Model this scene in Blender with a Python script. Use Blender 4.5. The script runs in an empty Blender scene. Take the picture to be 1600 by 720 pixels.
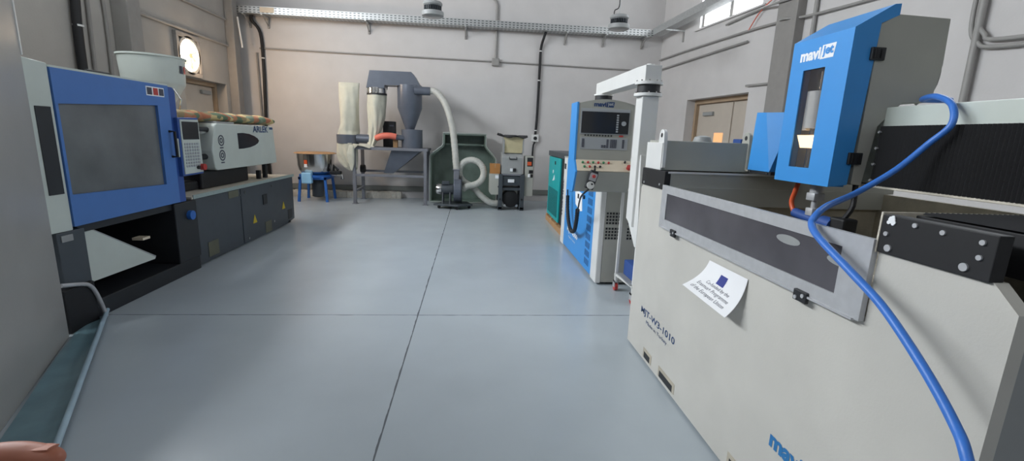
import bpy, bmesh, math, random
from mathutils import Vector, Matrix
random.seed(7)
C = bpy.context.scene.collection
SC = bpy.context.scene
V = Vector

# ------------------------------------------------------------------ camera
yaw, pit, rol = math.radians(5.236), math.radians(11.639), math.radians(2.113)
f0 = V((math.sin(yaw), math.cos(yaw), 0)); r0 = V((math.cos(yaw), -math.sin(yaw), 0)); u0 = V((0, 0, 1))
f1 = f0*math.cos(pit) - u0*math.sin(pit); u1 = u0*math.cos(pit) + f0*math.sin(pit)
cr = r0*math.cos(rol) + u1*math.sin(rol); cu = u1*math.cos(rol) - r0*math.sin(rol)
cam = bpy.data.cameras.new('camera'); cam.sensor_width = 36; cam.lens = 36*708.3/1600
cam.clip_start = 0.02; cam.clip_end = 100
co = bpy.data.objects.new('camera', cam); C.objects.link(co)
co.matrix_world = Matrix(((cr.x, cu.x, -f1.x, 0), (cr.y, cu.y, -f1.y, 0), (cr.z, cu.z, -f1.z, 1.6), (0, 0, 0, 1)))
SC.camera = co

# ------------------------------------------------------------------ world, light, exposure
w = bpy.data.worlds.new('world'); SC.world = w; w.use_nodes = True
w.node_tree.nodes['Background'].inputs[0].default_value = (0.75, 0.87, 1.0, 1)
w.node_tree.nodes['Background'].inputs[1].default_value = 1.0
SC.view_settings.view_transform = 'Standard'; SC.view_settings.look = 'None'
SC.view_settings.gamma = 1; SC.view_settings.exposure = -0.28; SC.view_settings.use_curve_mapping = False
SC.cycles.use_denoising = True
SC.cycles.max_bounces = 10; SC.cycles.diffuse_bounces = 6

def area(name, loc, direction, sx, sy, power, col):
    l = bpy.data.lights.new(name, 'AREA'); l.shape = 'RECTANGLE'; l.size = sx; l.size_y = sy
    l.energy = power; l.color = col
    o = bpy.data.objects.new(name, l); C.objects.link(o); o.location = loc
    o.rotation_euler = V(direction).to_track_quat('-Z', 'Y').to_euler(); return o
DAY = (0.90, 0.955, 1.0)
WD = V((.0953, -.9955, 0)); WN = V((-.9955, -.0953, 0)); WO = V((4.63, 11.6, 0))   # the right wall: along it, into the room, its far corner
def RW(u, v, z): return WO + WD*u + WN*v + V((0, 0, z))
area('daylight_left_window', (-5.49, 6.75, 4.85), (1, 0, 0), 3.3, 1.0, 420, DAY)
area('daylight_left_window_near', (-5.49, 2.75, 4.85), (1, 0, 0), 3.3, 1.0, 420, DAY)
area('daylight_right_window', RW(2.55, -.097, 4.6), WN, 1.8, 1.1, 40, DAY)
area('daylight_right_window_near', RW(7, -.09, 4.6), WN, 3.6, 1.1, 95, DAY)
area('front_fill_light', (0.3, -2.9, 4.6), (0, 1, -.3), 6.0, 1.2, 60, DAY)  # added fill before the blank front wall, no window is built there
fl_ = bpy.data.lights.new('fan_opening_light', 'AREA'); fl_.shape = 'DISK'; fl_.size = .5; fl_.energy = 30; fl_.color = (1, .70, .45)
fo = bpy.data.objects.new('fan_opening_light', fl_); C.objects.link(fo); fo.location = (-5.22, 9.5, 2.88)
fo.rotation_euler = V((1, .55, -.25)).to_track_quat('-Z', 'Y').to_euler()
pl_ = bpy.data.lights.new('fan_glare', 'POINT'); pl_.shadow_soft_size = .12; pl_.energy = 10; pl_.color = (1, .74, .5)
po_ = bpy.data.objects.new('fan_glare', pl_); C.objects.link(po_); po_.location = (-5.1, 9.5, 2.9)

# ------------------------------------------------------------------ materials
def lin(c): return c/12.92 if c <= .04045 else ((c+.055)/1.055)**2.4
def S(r, g, b): return (lin(r/255), lin(g/255), lin(b/255), 1)
def mat(name, col, rough=.5, metal=0, var=.06, nscale=6, bump=0, bscale=60, emit=0, spec=.5, coat=0, alpha=1):
    m = bpy.data.materials.new(name); m.use_nodes = True
    nt = m.node_tree; b = nt.nodes['Principled BSDF']
    b.inputs['Roughness'].default_value = rough; b.inputs['Metallic'].default_value = metal
    b.inputs['Specular IOR Level'].default_value = spec; b.inputs['Coat Weight'].default_value = coat
    tc = nt.nodes.new('ShaderNodeTexCoord')
    if var:
        n = nt.nodes.new('ShaderNodeTexNoise'); n.inputs['Scale'].default_value = nscale; n.inputs['Detail'].default_value = 5
        nt.links.new(tc.outputs['Object'], n.inputs['Vector'])
        r = nt.nodes.new('ShaderNodeValToRGB')
        r.color_ramp.elements[0].position = .3; r.color_ramp.elements[1].position = .7
        r.color_ramp.elements[0].color = tuple(c*(1-var) for c in col[:3]) + (1,)
        r.color_ramp.elements[1].color = tuple(min(1, c*(1+var)) for c in col[:3]) + (1,)
        nt.links.new(n.outputs['Fac'], r.inputs['Fac']); nt.links.new(r.outputs['Color'], b.inputs['Base Color'])
    else: b.inputs['Base Color'].default_value = col
    if bump:
        n2 = nt.nodes.new('ShaderNodeTexNoise'); n2.inputs['Scale'].default_value = bscale; n2.inputs['Detail'].default_value = 3
        nt.links.new(tc.outputs['Object'], n2.inputs['Vector'])
        bp = nt.nodes.new('ShaderNodeBump'); bp.inputs['Strength'].default_value = bump; bp.inputs['Distance'].default_value = .01
        nt.links.new(n2.outputs['Fac'], bp.inputs['Height']); nt.links.new(bp.outputs['Normal'], b.inputs['Normal'])
    if emit:
        b.inputs['Emission Color'].default_value = col; b.inputs['Emission Strength'].default_value = emit
    b.inputs['Alpha'].default_value = alpha
    return m
def mth(nt, op, a, b=None, c=None):
    n = nt.nodes.new('ShaderNodeMath'); n.operation = op
    for i, x in enumerate((a, b, c)):
        if x is None: continue
        if isinstance(x, (int, float)): n.inputs[i].default_value = x
        else: nt.links.new(x, n.inputs[i])
    return n.outputs[0]
def pane_mat(name, col, clear, rough=.06):
    m = bpy.data.materials.new(name); m.use_nodes = True; nt = m.node_tree
    nt.nodes.clear()
    o = nt.nodes.new('ShaderNodeOutputMaterial'); mx = nt.nodes.new('ShaderNodeMixShader')
    t = nt.nodes.new('ShaderNodeBsdfTransparent'); p = nt.nodes.new('ShaderNodeBsdfPrincipled')
    p.inputs['Base Color'].default_value = col; p.inputs['Roughness'].default_value = rough
    mx.inputs[0].default_value = 1-clear
    nt.links.new(t.outputs[0], mx.inputs[1]); nt.links.new(p.outputs[0], mx.inputs[2]); nt.links.new(mx.outputs[0], o.inputs[0])
    return m
M = dict(
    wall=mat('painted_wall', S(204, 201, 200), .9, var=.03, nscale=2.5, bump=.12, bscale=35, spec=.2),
    wall_l=mat('painted_wall_shaded', S(170, 166, 161), .9, var=.04, nscale=2.5, bump=.12, bscale=35, spec=.2),  # same wall paint darkened, so the left side's shade sits in the colour
    ceil=mat('ceiling_paint', S(165, 164, 162), .9, var=.02),
    skirt=mat('skirting_paint', S(120, 122, 118), .7), column=mat('steel_column_paint', S(142, 139, 136), .6, var=.05, nscale=8),
    taupe=mat('taupe_door', S(192, 182, 170), .6, var=.03), taupe_d=mat('taupe_frame', S(168, 145, 120), .6),
    mint=mat('pale_mint_enamel', S(196, 203, 196), .38, var=.03), white=mat('white_enamel', S(222, 222, 220), .4, var=.03, bump=.04, bscale=90),
    tank=mat('off_white_enamel', S(200, 197, 190), .45, var=.065, nscale=2.2, bump=.05, bscale=120),
    mgrey=mat('warm_grey_enamel', S(172, 172, 164), .45, var=.03), grey=mat('grey_enamel', S(150, 152, 152), .5, var=.05),
    slate=mat('dark_slate_enamel', S(66, 72, 78), .45, var=.08), dark=mat('near_black', S(34, 36, 40), .5, var=.1), black=mat('black_rubber', S(24, 24, 27), .6, var=.1),
    blue=mat('machine_blue', S(74, 118, 184), .42, var=.03), dblue=mat('deep_blue', S(48, 82, 150), .45, var=.04),
    cyan=mat('sky_blue_enamel', S(60, 148, 222), .4, var=.02), lblue=mat('light_blue_plastic', S(150, 200, 235), .4),
    legblue=mat('leg_blue', S(40, 100, 180), .45), teal=mat('teal_enamel', S(20, 165, 168), .42, var=.05), teal_d=mat('teal_grille', S(18, 105, 108), .6, var=.15, nscale=60),
    gsteel=mat('blue_grey_steel', S(98, 104, 116), .35, metal=.25, var=.06), fsteel=mat('frame_grey', S(118, 120, 128), .45, var=.06),
    steel=mat('polished_steel', S(205, 205, 205), .16, metal=1, var=.04), alu=mat('brushed_aluminium', S(188, 189, 192), .45, metal=.3, var=.06, nscale=25),
    galv=mat('galvanised', S(190, 192, 192), .4, metal=.7, var=.1, nscale=30), rod=mat('conduit_grey', S(150, 148, 145), .5, var=.05),
    cloth=mat('filter_cloth', S(204, 202, 187), .95, var=.06, bump=.4, bscale=14, spec=.1), wood=mat('pale_wood', S(178, 140, 100), .7, var=.15, nscale=14),
    board=mat('worn_brick_grey', S(150, 142, 118), .9, var=.15, nscale=14, bump=.3), carton=mat('brown_cardboard', S(170, 118, 66), .85, var=.06),
    ply=mat('yellowed_board', S(198, 186, 150), .8, var=.1), foam=mat('crumbly_white', S(200, 196, 186), .95, var=.12, nscale=22, bump=.6, bscale=25),
    shroud=mat('green_grey_fibreglass', S(112, 128, 119), .35, var=.25, nscale=3.5, bump=.1, bscale=30), rim=mat('pale_edge', S(165, 172, 168), .5),
    hose=mat('grey_hose', S(184, 184, 178), .5, var=.08), redhose=mat('orange_red_hose', S(222, 116, 96), .5), orange=mat('orange_tube', S(214, 92, 52), .4),
    bluehose=mat('blue_hose_rubber', S(58, 118, 205), .4, var=.06, nscale=30), inktext=mat('navy_ink', S(30, 62, 110), .5, var=0), blueink=mat('blue_ink', S(40, 118, 178), .5, var=0),
    whiteink=mat('white_ink', S(240, 242, 245), .5, var=0), greyink=mat('grey_ink', S(70, 72, 86), .6, var=0), paper=mat('paper', S(238, 238, 240), .8, var=.01),
    euflag=mat('flag_blue', S(52, 62, 140), .7, var=0), star=mat('flag_star', S(196, 190, 150), .7, var=0), red=mat('signal_red', S(184, 62, 58), .4), green=mat('signal_green', S(60, 130, 90), .5),
    yellow=mat('warning_yellow', S(205, 180, 40), .5), beige=mat('beige_strip', S(214, 200, 178), .5), screen=mat('dark_screen', S(36, 37, 42), .18, var=.05), brass=mat('brass', S(176, 150, 110), .35, metal=.8),
    keypad=mat('keypad_grey', S(168, 172, 176), .5, var=.02), smoke=mat('smoked_pane', S(108, 111, 112), .2, var=.22, nscale=2.2), tint=mat('tinted_pane', S(84, 82, 87), .12, var=.2, nscale=3),
    inner=mat('stained_steel', S(172, 164, 148), .6, var=.25, nscale=5, bump=.2), sludge=mat('wet_sludge', S(70, 62, 52), .4, var=.3, nscale=9, bump=.3),
    daypane=mat('bright_daylight_pane', (.93, .97, 1, 1), .3, var=0, emit=3), fanglow=mat('sunlit_fan_opening', (1, .86, .66, 1), .5, var=0, emit=26), lamp=mat('warm_glow_shape', (1, .68, .36, 1), .5, var=0, emit=3.2),  # the lamp entry is only the added glow in the cutting head
    glowpane=mat('warm_glow_pane', (1, .55, .25, 1), .4, var=0, emit=.55), lens=mat('lamp_lens', S(170, 170, 168), .2, var=.03), glow=mat('fluorescent', (1, 1, 1, 1), .3, var=0, emit=2),
    panel=mat('near_panel_grey', S(160, 159, 156), .35, var=.06, nscale=2, bump=.05), film=mat('teal_film', S(110, 140, 150), .3, var=.15, nscale=5), film_e=mat('pale_film_edge', S(165, 190, 205), .3, var=.08),
    skin=mat('skin', S(160, 98, 76), .5, var=.08, nscale=40), nail=mat('nail', S(170, 108, 86), .6, var=0), vent=mat('dull_olive', S(100, 100, 84), .7),
    clear=pane_mat('clear_pane', S(110, 102, 98), .84), rust=mat('rusty_lip', S(205, 198, 184), .6, var=.14, nscale=25))

def floor_mat():
    m = mat('epoxy_floor', S(177, 186, 193), .27, var=.04, nscale=1.6, bump=.0, bscale=9, spec=.5)
    nt = m.node_tree; b = nt.nodes['Principled BSDF']; src = b.inputs['Base Color'].links[0].from_socket
    g = nt.nodes.new('ShaderNodeNewGeometry'); sp = nt.nodes.new('ShaderNodeSeparateXYZ'); nt.links.new(g.outputs['Position'], sp.inputs[0])
    nz = nt.nodes.new('ShaderNodeTexNoise'); nz.inputs['Scale'].default_value = 7; nt.links.new(g.outputs['Position'], nz.inputs['Vector'])
    wob = mth(nt, 'MULTIPLY', mth(nt, 'SUBTRACT', nz.outputs['Fac'], .5), .008)
    dx = mth(nt, 'ABSOLUTE', mth(nt, 'ADD', mth(nt, 'ADD', sp.outputs[0], .465), wob)); dy = mth(nt, 'ABSOLUTE', mth(nt, 'ADD', mth(nt, 'SUBTRACT', sp.outputs[1], 3.9), wob))
    thr = mth(nt, 'MULTIPLY', nz.outputs['Fac'], .0105)
    k = mth(nt, 'MAXIMUM', mth(nt, 'LESS_THAN', dx, thr), mth(nt, 'LESS_THAN', dy, mth(nt, 'MULTIPLY', thr, .9)))
    mx = nt.nodes.new('ShaderNodeMix'); mx.data_type = 'RGBA'; nt.links.new(mth(nt, 'MULTIPLY', k, .8), mx.inputs[0]); nt.links.new(src, mx.inputs[6])
    mx.inputs[7].default_value = S(58, 62, 68); nt.links.new(mx.outputs[2], b.inputs['Base Color'])
    return m
M['floor'] = floor_mat()
def holes_mat(name, base, hole, px, pz, axis=0, metal=.7, axis2=2):
    """sheet with rows of small punched holes (object coordinates along the sheet)"""
    m = mat(name, base, .4, metal=metal, var=.08, nscale=30)
    nt = m.node_tree; b = nt.nodes['Principled BSDF']; src = b.inputs['Base Color'].links[0].from_socket
    tc = nt.nodes.new('ShaderNodeTexCoord'); sp = nt.nodes.new('ShaderNodeSeparateXYZ'); nt.links.new(tc.outputs['Object'], sp.inputs[0])
    fx = mth(nt, 'ABSOLUTE', mth(nt, 'SUBTRACT', mth(nt, 'FRACT', mth(nt, 'DIVIDE', sp.outputs[axis], px)), .5)); fz = mth(nt, 'ABSOLUTE', mth(nt, 'SUBTRACT', mth(nt, 'FRACT', mth(nt, 'DIVIDE', sp.outputs[axis2], pz)), .5))
    k = mth(nt, 'MULTIPLY', mth(nt, 'LESS_THAN', fx, .27), mth(nt, 'LESS_THAN', fz, .17))
    mx = nt.nodes.new('ShaderNodeMix'); mx.data_type = 'RGBA'; nt.links.new(k, mx.inputs[0]); nt.links.new(src, mx.inputs[6]); mx.inputs[7].default_value = hole
    nt.links.new(mx.outputs[2], b.inputs['Base Color']); return m
M['tray'] = holes_mat('perforated_tray', S(190, 192, 192), S(80, 83, 86), .09, .05)
M['tray_b'] = holes_mat('perforated_tray_bottom', S(190, 192, 192), S(80, 83, 86), .09, .07, axis2=1)
M['strip'] = holes_mat('studded_edge', S(150, 165, 162), S(225, 222, 212), .06, .09, axis=1, metal=0)
def rug_mat():
    m = bpy.data.materials.new('patterned_cloth'); m.use_nodes = True; nt = m.node_tree; b = nt.nodes['Principled BSDF']; b.inputs['Roughness'].default_value = .95
    tc = nt.nodes.new('ShaderNodeTexCoord'); v = nt.nodes.new('ShaderNodeTexVoronoi'); v.inputs['Scale'].default_value = 12
    mp = nt.nodes.new('ShaderNodeMapping'); mp.inputs['Scale'].default_value = (1, .7, 1); nt.links.new(tc.outputs['Object'], mp.inputs[0]); nt.links.new(mp.outputs[0], v.inputs['Vector'])
    sp = nt.nodes.new('ShaderNodeSeparateColor'); nt.links.new(v.outputs['Color'], sp.inputs[0])
    r = nt.nodes.new('ShaderNodeValToRGB'); r.color_ramp.interpolation = 'CONSTANT'
    cols = [S(186, 128, 96), S(104, 122, 98), S(198, 178, 128), S(176, 112, 84), S(128, 140, 120), S(156, 138, 104)]
    e = r.color_ramp.elements
    while len(e) < 6: e.new(.5)
    for i, c in enumerate(cols): e[i].position = i/6; e[i].color = c
    nt.links.new(sp.outputs[0], r.inputs[0]); nt.links.new(r.outputs[0], b.inputs['Base Color']); return m
M['rug'] = rug_mat()

# ------------------------------------------------------------------ mesh helpers
def wloc(o):
    p = V((0, 0, 0))
    while o is not None: p += o.location; o = o.parent
    return p
class MB:
    def __init__(s): s.bm = bmesh.new()
    def add(s, verts, faces):
        vs = [s.bm.verts.new(v) for v in verts]
        for f in faces:
            try: s.bm.faces.new([vs[i] for i in f])
            except ValueError: pass
        return s
    def box(s, a, b, bev=0, fr=None):
        a, b = V(a), V(b); t = bmesh.new()
        vs = [t.verts.new((x, y, z)) for x in (a.x, b.x) for y in (a.y, b.y) for z in (a.z, b.z)]
        for f in ((0, 1, 3, 2), (4, 6, 7, 5), (0, 4, 5, 1), (2, 3, 7, 6), (0, 2, 6, 4), (1, 5, 7, 3)): t.faces.new([vs[i] for i in f])
        if bev: bmesh.ops.bevel(t, geom=t.edges[:], offset=bev, segments=2, affect='EDGES', profile=.5)
        return s.merge(t, fr)
    def merge(s, t, fr=None):
        if fr: 
            for v in t.verts: v.co = fr(v.co)
        t.verts.index_update(); s.add([v.co.copy() for v in t.verts], [[v.index for v in f.verts] for f in t.faces]); t.free(); return s
    def prism(s, poly, axis, a, b, bev=0):
        """poly: 2-D outline in the other two axes (in x,y,z order), extruded along axis from a to b"""
        def P(p, d):
            q = list(p); q.insert(axis, d); return V(q)
        n = len(poly); t = bmesh.new()
        A = [t.verts.new(P(p, a)) for p in poly]; B = [t.verts.new(P(p, b)) for p in poly]
        t.faces.new(A); t.faces.new(B[::-1])
        for i in range(n): t.faces.new((A[i], B[i], B[(i+1) % n], A[(i+1) % n]))
        if bev: bmesh.ops.bevel(t, geom=t.edges[:], offset=bev, segments=2, affect='EDGES', profile=.5)
        return s.merge(t)
    def tube(s, pts, r, n=12, cap=True, smooth=0, ribs=None):
        pts = [V(p) for p in pts]
        if smooth: pts = spline(pts, smooth)
        k = len(pts); rs = r if isinstance(r, (list, tuple)) else None
        if rs and len(rs) != k: rs = [rs[min(len(rs)-1, int(i/(k-1)*(len(rs)-1)))]*(1-(i/(k-1)*(len(rs)-1)) % 1) + rs[min(len(rs)-1, int(i/(k-1)*(len(rs)-1))+1)]*((i/(k-1)*(len(rs)-1)) % 1) for i in range(k)]
        ref = None; rings = []
        for i, p in enumerate(pts):
            t = (pts[min(i+1, k-1)] - pts[max(i-1, 0)]).normalized()
            if ref is None:
                ref = t.orthogonal().normalized()
            ref = (ref - t*ref.dot(t)).normalized(); bi = t.cross(ref)
            rr = rs[i] if rs else r
            if ribs: rr *= ribs[i % len(ribs)]
            rings.append([p + ref*math.cos(2*math.pi*j/n)*rr + bi*math.sin(2*math.pi*j/n)*rr for j in range(n)])
        vs = [v for q in rings for v in q]; fs = []
        for i in range(k-1):
            for j in range(n): fs.append((i*n+j, i*n+(j+1) % n, (i+1)*n+(j+1) % n, (i+1)*n+j))
        if cap: fs += [list(range(n))[::-1], [(k-1)*n+j for j in range(n)]]
        return s.add(vs, fs)
    def cyl(s, p, q, r, r2=None, n=20): return s.tube([p, q], [r, r if r2 is None else r2], n)
    def lathe(s, prof, c, n=32, axis=2, cap=True):
        vs = []; c = V(c)
        for (r, h) in prof:
            for j in range(n):
                a = 2*math.pi*j/n; d = [r*math.cos(a), r*math.sin(a)]; d.insert(axis, h); vs.append(c + V(d))
        fs = []
        for i in range(len(prof)-1):
            for j in range(n): fs.append((i*n+j, i*n+(j+1) % n, (i+1)*n+(j+1) % n, (i+1)*n+j))
        if cap: fs += [list(range(n))[::-1], [(len(prof)-1)*n+j for j in range(n)]]
        return s.add(vs, fs)
    def loft(s, secs, cap=True):
        n = len(secs[0]); vs = [V(p) for q in secs for p in q]; fs = []
        for i in range(len(secs)-1):
            for j in range(n): fs.append((i*n+j, i*n+(j+1) % n, (i+1)*n+(j+1) % n, (i+1)*n+j))
        if cap: fs += [list(range(n))[::-1], [(len(secs)-1)*n+j for j in range(n)]]
        return s.add(vs, fs)
    def build(s, name, m, parent=None, smooth=None, recalc=True):
        if recalc: bmesh.ops.recalc_face_normals(s.bm, faces=s.bm.faces[:])
        me = bpy.data.meshes.new(name); s.bm.to_mesh(me); s.bm.free()
        return link(name, me, m, parent, smooth)
def link(name, me, m, parent=None, smooth=None):
    me.materials.clear(); me.materials.append(M[m] if isinstance(m, str) else m)
    o = bpy.data.objects.new(name, me); C.objects.link(o)
    if parent is not None:
        me.transform(Matrix.Translation(-wloc(parent))); o.parent = parent
    if smooth is not None:
        for p in me.polygons: p.use_smooth = True
        me.set_sharp_from_angle(angle=math.radians(smooth))
    return o
def spline(p, k):
    out = []
    for i in range(len(p)-1):
        a, b, c, d = p[max(i-1, 0)], p[i], p[i+1], p[min(i+2, len(p)-1)]
        for j in range(k):
            t = j/k; out.append(.5*((2*b) + (c-a)*t + (2*a-5*b+4*c-d)*t*t + (3*b-a-3*c+d)*t*t*t))
    return out + [p[-1]]
def tag(o, label, cat, group=None, kind=None):
    o['label'] = label; o['category'] = cat
    if group: o['group'] = group
    if kind: o['kind'] = kind
    return o
def thing(name, loc, label, cat, group=None):
    o = bpy.data.objects.new(name, None); C.objects.link(o); o.location = loc; o.empty_display_size = .1
    return tag(o, label, cat, group)
def struct(o, label=None):
    o['kind'] = 'structure'
    if label: o['label'] = label
    return o
def box(name, a, b, m, parent=None, bev=0): return MB().box(a, b, bev).build(name, m, parent)
def text_mesh(body, bold=0, shear=0):
    c = bpy.data.curves.new('lettering', 'FONT'); c.body = body; c.size = 1; c.offset = bold; c.shear = shear; c.resolution_u = 3
    o = bpy.data.objects.new('lettering', c); C.objects.link(o); bpy.context.view_layer.update()
    me = bpy.data.meshes.new_from_object(o.evaluated_get(bpy.context.evaluated_depsgraph_get()))
    bpy.data.objects.remove(o); bpy.data.curves.remove(c)
    xs = [v.co.x for v in me.vertices]; ys = [v.co.y for v in me.vertices]; return me, min(xs), max(xs), min(ys), max(ys)
def lettering(name, body, org, xdir, ydir, width, height, m, parent, bold=0, shear=0):
    """flat lettering fitted into width x height from its lower left corner org"""
    me, x0, x1, y0, y1 = text_mesh(body, bold, shear); xd, yd, org = V(xdir), V(ydir), V(org)
    for v in me.vertices: v.co = org + xd*((v.co.x-x0)/(x1-x0)*width) + yd*((v.co.y-y0)/(y1-y0)*height)
    return link(name, me, m, parent)
def copy_thing(o, loc, label=None, group=None):
    def cp(x, par):
        c = x.copy(); C.objects.link(c)
        if par is not None: c.parent = par
        for ch in [y for y in SC.objects if y.parent == x]: cp(ch, c)
        return c
    r = cp(o, None); r.location = loc
    if label: r['label'] = label
    if group: r['group'] = group
    return r

# ================================================================== the room
HT = 5.6
struct(MB().box((-5.9, -3.3, -.2), (6.6, 12, 0)).build('floor', 'floor'))
struct(MB().box((-5.9, -3.3, HT), (6.6, 12, HT+.2)).build('ceiling', 'ceil'))
struct(MB().box((-5.8, 11.6, 0), (4.98, 11.95, HT)).build('wall_back', 'wall'))
struct(MB().box((-5.8, -3.3, 0), (6.5, -3.0, HT)).build('wall_front', 'column'))
mb = MB()
for (y0, y1, z0, z1) in ((-3, 9.35, 0, 2.5), (10.85, 11.6, 0, 2.5), (-3, 11.6, 2.5, 4.3), (-3, 1, 4.3, 5.4), (4.5, 5, 4.3, 5.4), (8.5, 11.6, 4.3, 5.4), (-3, 11.6, 5.4, HT)):
    mb.box((-5.75, y0, z0), (-5.4, y1, z1))
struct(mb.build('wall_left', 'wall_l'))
fr = lambda c: RW(c.x, c.y, c.z)
mb = MB()
for (u0_, u1_, z0, z1) in ((0, 1.43, 0, 2.55), (3.45, 14.9, 0, 2.55), (0, 14.9, 2.55, 4.0), (0, 1.6, 4, 5.2), (3.5, 5, 4, 5.2), (9, 14.9, 4, 5.2), (0, 14.9, 5.2, HT)):
    mb.box((u0_, -.35, z0), (u1_, 0, z1), fr=fr)
struct(mb.build('wall_right', 'wall'))
# windows
def wall_window(name, fr, u0_, u1_, z0, z1, mull):
    m_ = MB(); t = .05
    for a, b in (((u0_, -.14, z0), (u1_, -.06, z0+t)), ((u0_, -.14, z1-t), (u1_, -.06, z1)), ((u0_, -.14, z0+t), (u0_+t, -.06, z1-t)), ((u1_-t, -.14, z0+t), (u1_, -.06, z1-t))): m_.box(a, b, .006, fr)
    for q in mull: m_.box((q-.045, -.14, z0+t), (q+.045, -.06, z1-t), .006, fr)
    o = struct(m_.build(name, 'column'))
    MB().box((u0_+t, -.12, z0+t), (u1_-t, -.10, z1-t), fr=fr).build('window_pane', 'daypane', o)
    MB().box((u0_-.12, -.06, z0-.03), (u1_+.12, .05, z0), .006, fr).build('window_sill', 'wall', o)
    return o
wall_window('window_1', fr, 1.6, 3.5, 4.0, 5.2, (2.55,))
wall_window('window_2', fr, 5.0, 9.0, 4.0, 5.2, (6.3, 7.6))
frl = lambda c: V((-5.4 + c.y, c.x, c.z))
wall_window('window_3', frl, 1.0, 4.5, 4.3, 5.4, (2.2, 3.3))
wall_window('window_4', frl, 5.0, 8.5, 4.3, 5.4, (6.2, 7.3))
# recessed taupe door in the right wall
d = struct(MB().box((1.43, -.33, 0), (3.45, -.28, 2.55), .004, fr).build('door_1', 'taupe'))
mb = MB()
mb.box((1.43, -.28, 0), (1.5, -.2, 2.55), .004, fr).box((3.38, -.28, 0), (3.45, -.2, 2.55), .004, fr).box((1.5, -.28, 2.46), (3.38, -.2, 2.55), .004, fr)
mb.build('door_frame', 'taupe_d', d)
MB().box((1.62, -.28, .02), (2.7, -.25, 2.44), .004, fr).build('door_leaf', 'taupe', d)
MB().box((2.74, -.28, .02), (3.36, -.25, 2.44), .004, fr).build('door_leaf', 'taupe', d)
MB().box((1.78, -.25, 2.2), (2.12, -.19, 2.28), .01, fr).build('door_closer', 'grey', d)
MB().box((2.2, -.25, 1.4), (2.5, -.243, 1.84), .002, fr).build('door_pane', 'glowpane', d)  # glow put into the pane itself as emission, nothing lit behind it
# recessed door in the left wall
d = struct(MB().box((-5.74, 9.35, 0), (-5.69, 10.85, 2.5)).build('door_2', 'taupe'))
MB().box((-5.69, 9.35, 2.42), (-5.6, 10.85, 2.5), .004).box((-5.69, 9.35, 0), (-5.6, 9.42, 2.42), .004).box((-5.69, 10.78, 0), (-5.6, 10.85, 2.42), .004).build('door_frame', 'taupe_d', d)
MB().box((-5.69, 9.44, .02), (-5.66, 10.76, 2.4), .004).build('door_leaf', 'taupe', d)
MB().box((-5.66, 10.3, 2.25), (-5.6, 10.62, 2.33), .01).build('door_closer', 'grey', d)
# columns, skirting
struct(MB().box((-5.4, 7.74, 0), (-5.16, 8.02, HT), .01).build('trim_1', 'column'))
struct(MB().box((-5.4, 11.0, 0), (-5.22, 11.22, HT), .01).build('trim_2', 'column'))
struct(MB().box((4.1, 0, 0), (4.52, .16, HT), .01, fr).build('trim_3', 'column'))
struct(MB().box((-5.22, 11.54, .17), (4.6, 11.6, .29), .008).build('baseboard_back', 'skirt'))

# ================================================================== things on the walls and overhead
def pipe(name, pts, r, m, label, cat, group=None, smooth=0, clips=None, n=10):
    """a run of conduit or cable; clips = points where a saddle clip holds it"""
    o = MB().tube(pts, r, n, smooth=smooth).build(name, m, smooth=50); tag(o, label, cat, group)
    for c in clips or ():
        c = V(c); MB().cyl(c - V((0, 0, .012)), c + V((0, 0, .012)), r*1.15, n=16).build('clip', 'white', o)
    return o
yb = 11.57
pipe('conduit', [(-4.95, yb, 3.40), (0.4, yb, 3.37), (4.05, yb, 3.335), (4.5, yb, 3.34)], .018, 'rod', 'thin grey conduit running level across the back wall under the cable tray', 'conduit')
o = pipe('conduit', [(.505, yb-.01, 3.36), (.515, yb-.01, 4.4), (.505, yb-.01, 4.66), (.4, yb-.01, 4.78), (.1, yb-.01, 4.82), (-.6, yb-.01, 4.83)], .028, 'rod', 'grey conduit dropping past the cable tray to the small junction box on the back wall', 'conduit', smooth=4)
o = box('junction_box', (.42, 11.5, 3.27), (.6, 11.6, 3.44), 'rod', bev=.01); tag(o, 'small grey square junction box on the back wall where the dropped conduit ends', 'junction box')
MB().box((.44, 11.49, 3.29), (.58, 11.5, 3.42), .004).build('lid', 'rod', o)
pipe('cable', [(1.68, 11.42, 4.08), (1.655, 11.45, 3.98), (1.6, 11.55, 3.72), (1.59, 11.55, 3.2), (1.58, 11.55, 2.2), (1.555, 11.55, 1.68)], .032, 'black', 'thick black cable hanging from the back tray down to the white wall socket', 'cable', smooth=5, clips=[(1.598, 11.55, 3.66), (1.588, 11.55, 2.98), (1.56, 11.55, 1.78)])
o = box('wall_socket', (1.47, 11.52, 1.5), (1.64, 11.6, 1.68), 'white', bev=.012); tag(o, 'white square socket box on the back wall at the end of the black cable', 'socket')
MB().cyl((1.555, 11.525, 1.59), (1.555, 11.51, 1.59), .045).build('outlet', 'dark', o, 40)
pipe('cable', [(1.55, 11.52, 1.5), (1.51, 11.55, 1.35), (1.51, 11.57, .8), (1.49, 11.55, .35)], .022, 'dark', 'short dark cable dropping below the white wall socket to the skirting', 'cable', smooth=4)
pipe('cable', [(-5.0, 11.42, 4.1), (-5.05, 11.5, 3.98), (-4.9, 11.55, 3.72), (-4.88, 11.55, 3.0), (-4.9, 11.55, 2.2), (-4.93, 11.55, 1.2), (-4.9, 11.55, .3)], .036, 'black', 'thick black cable hanging down the back wall beside the room corner with the fan', 'cable', smooth=5, clips=[(-4.882, 11.55, 3.18)])
pipe('conduit', [(-5.02, 11.57, 3.3), (-5.0, 11.57, 1.5), (-4.99, 11.57, .3)], .022, 'column', 'dark thin vertical conduit beside the black cable near the fan corner', 'conduit')
xl = -5.37
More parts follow.
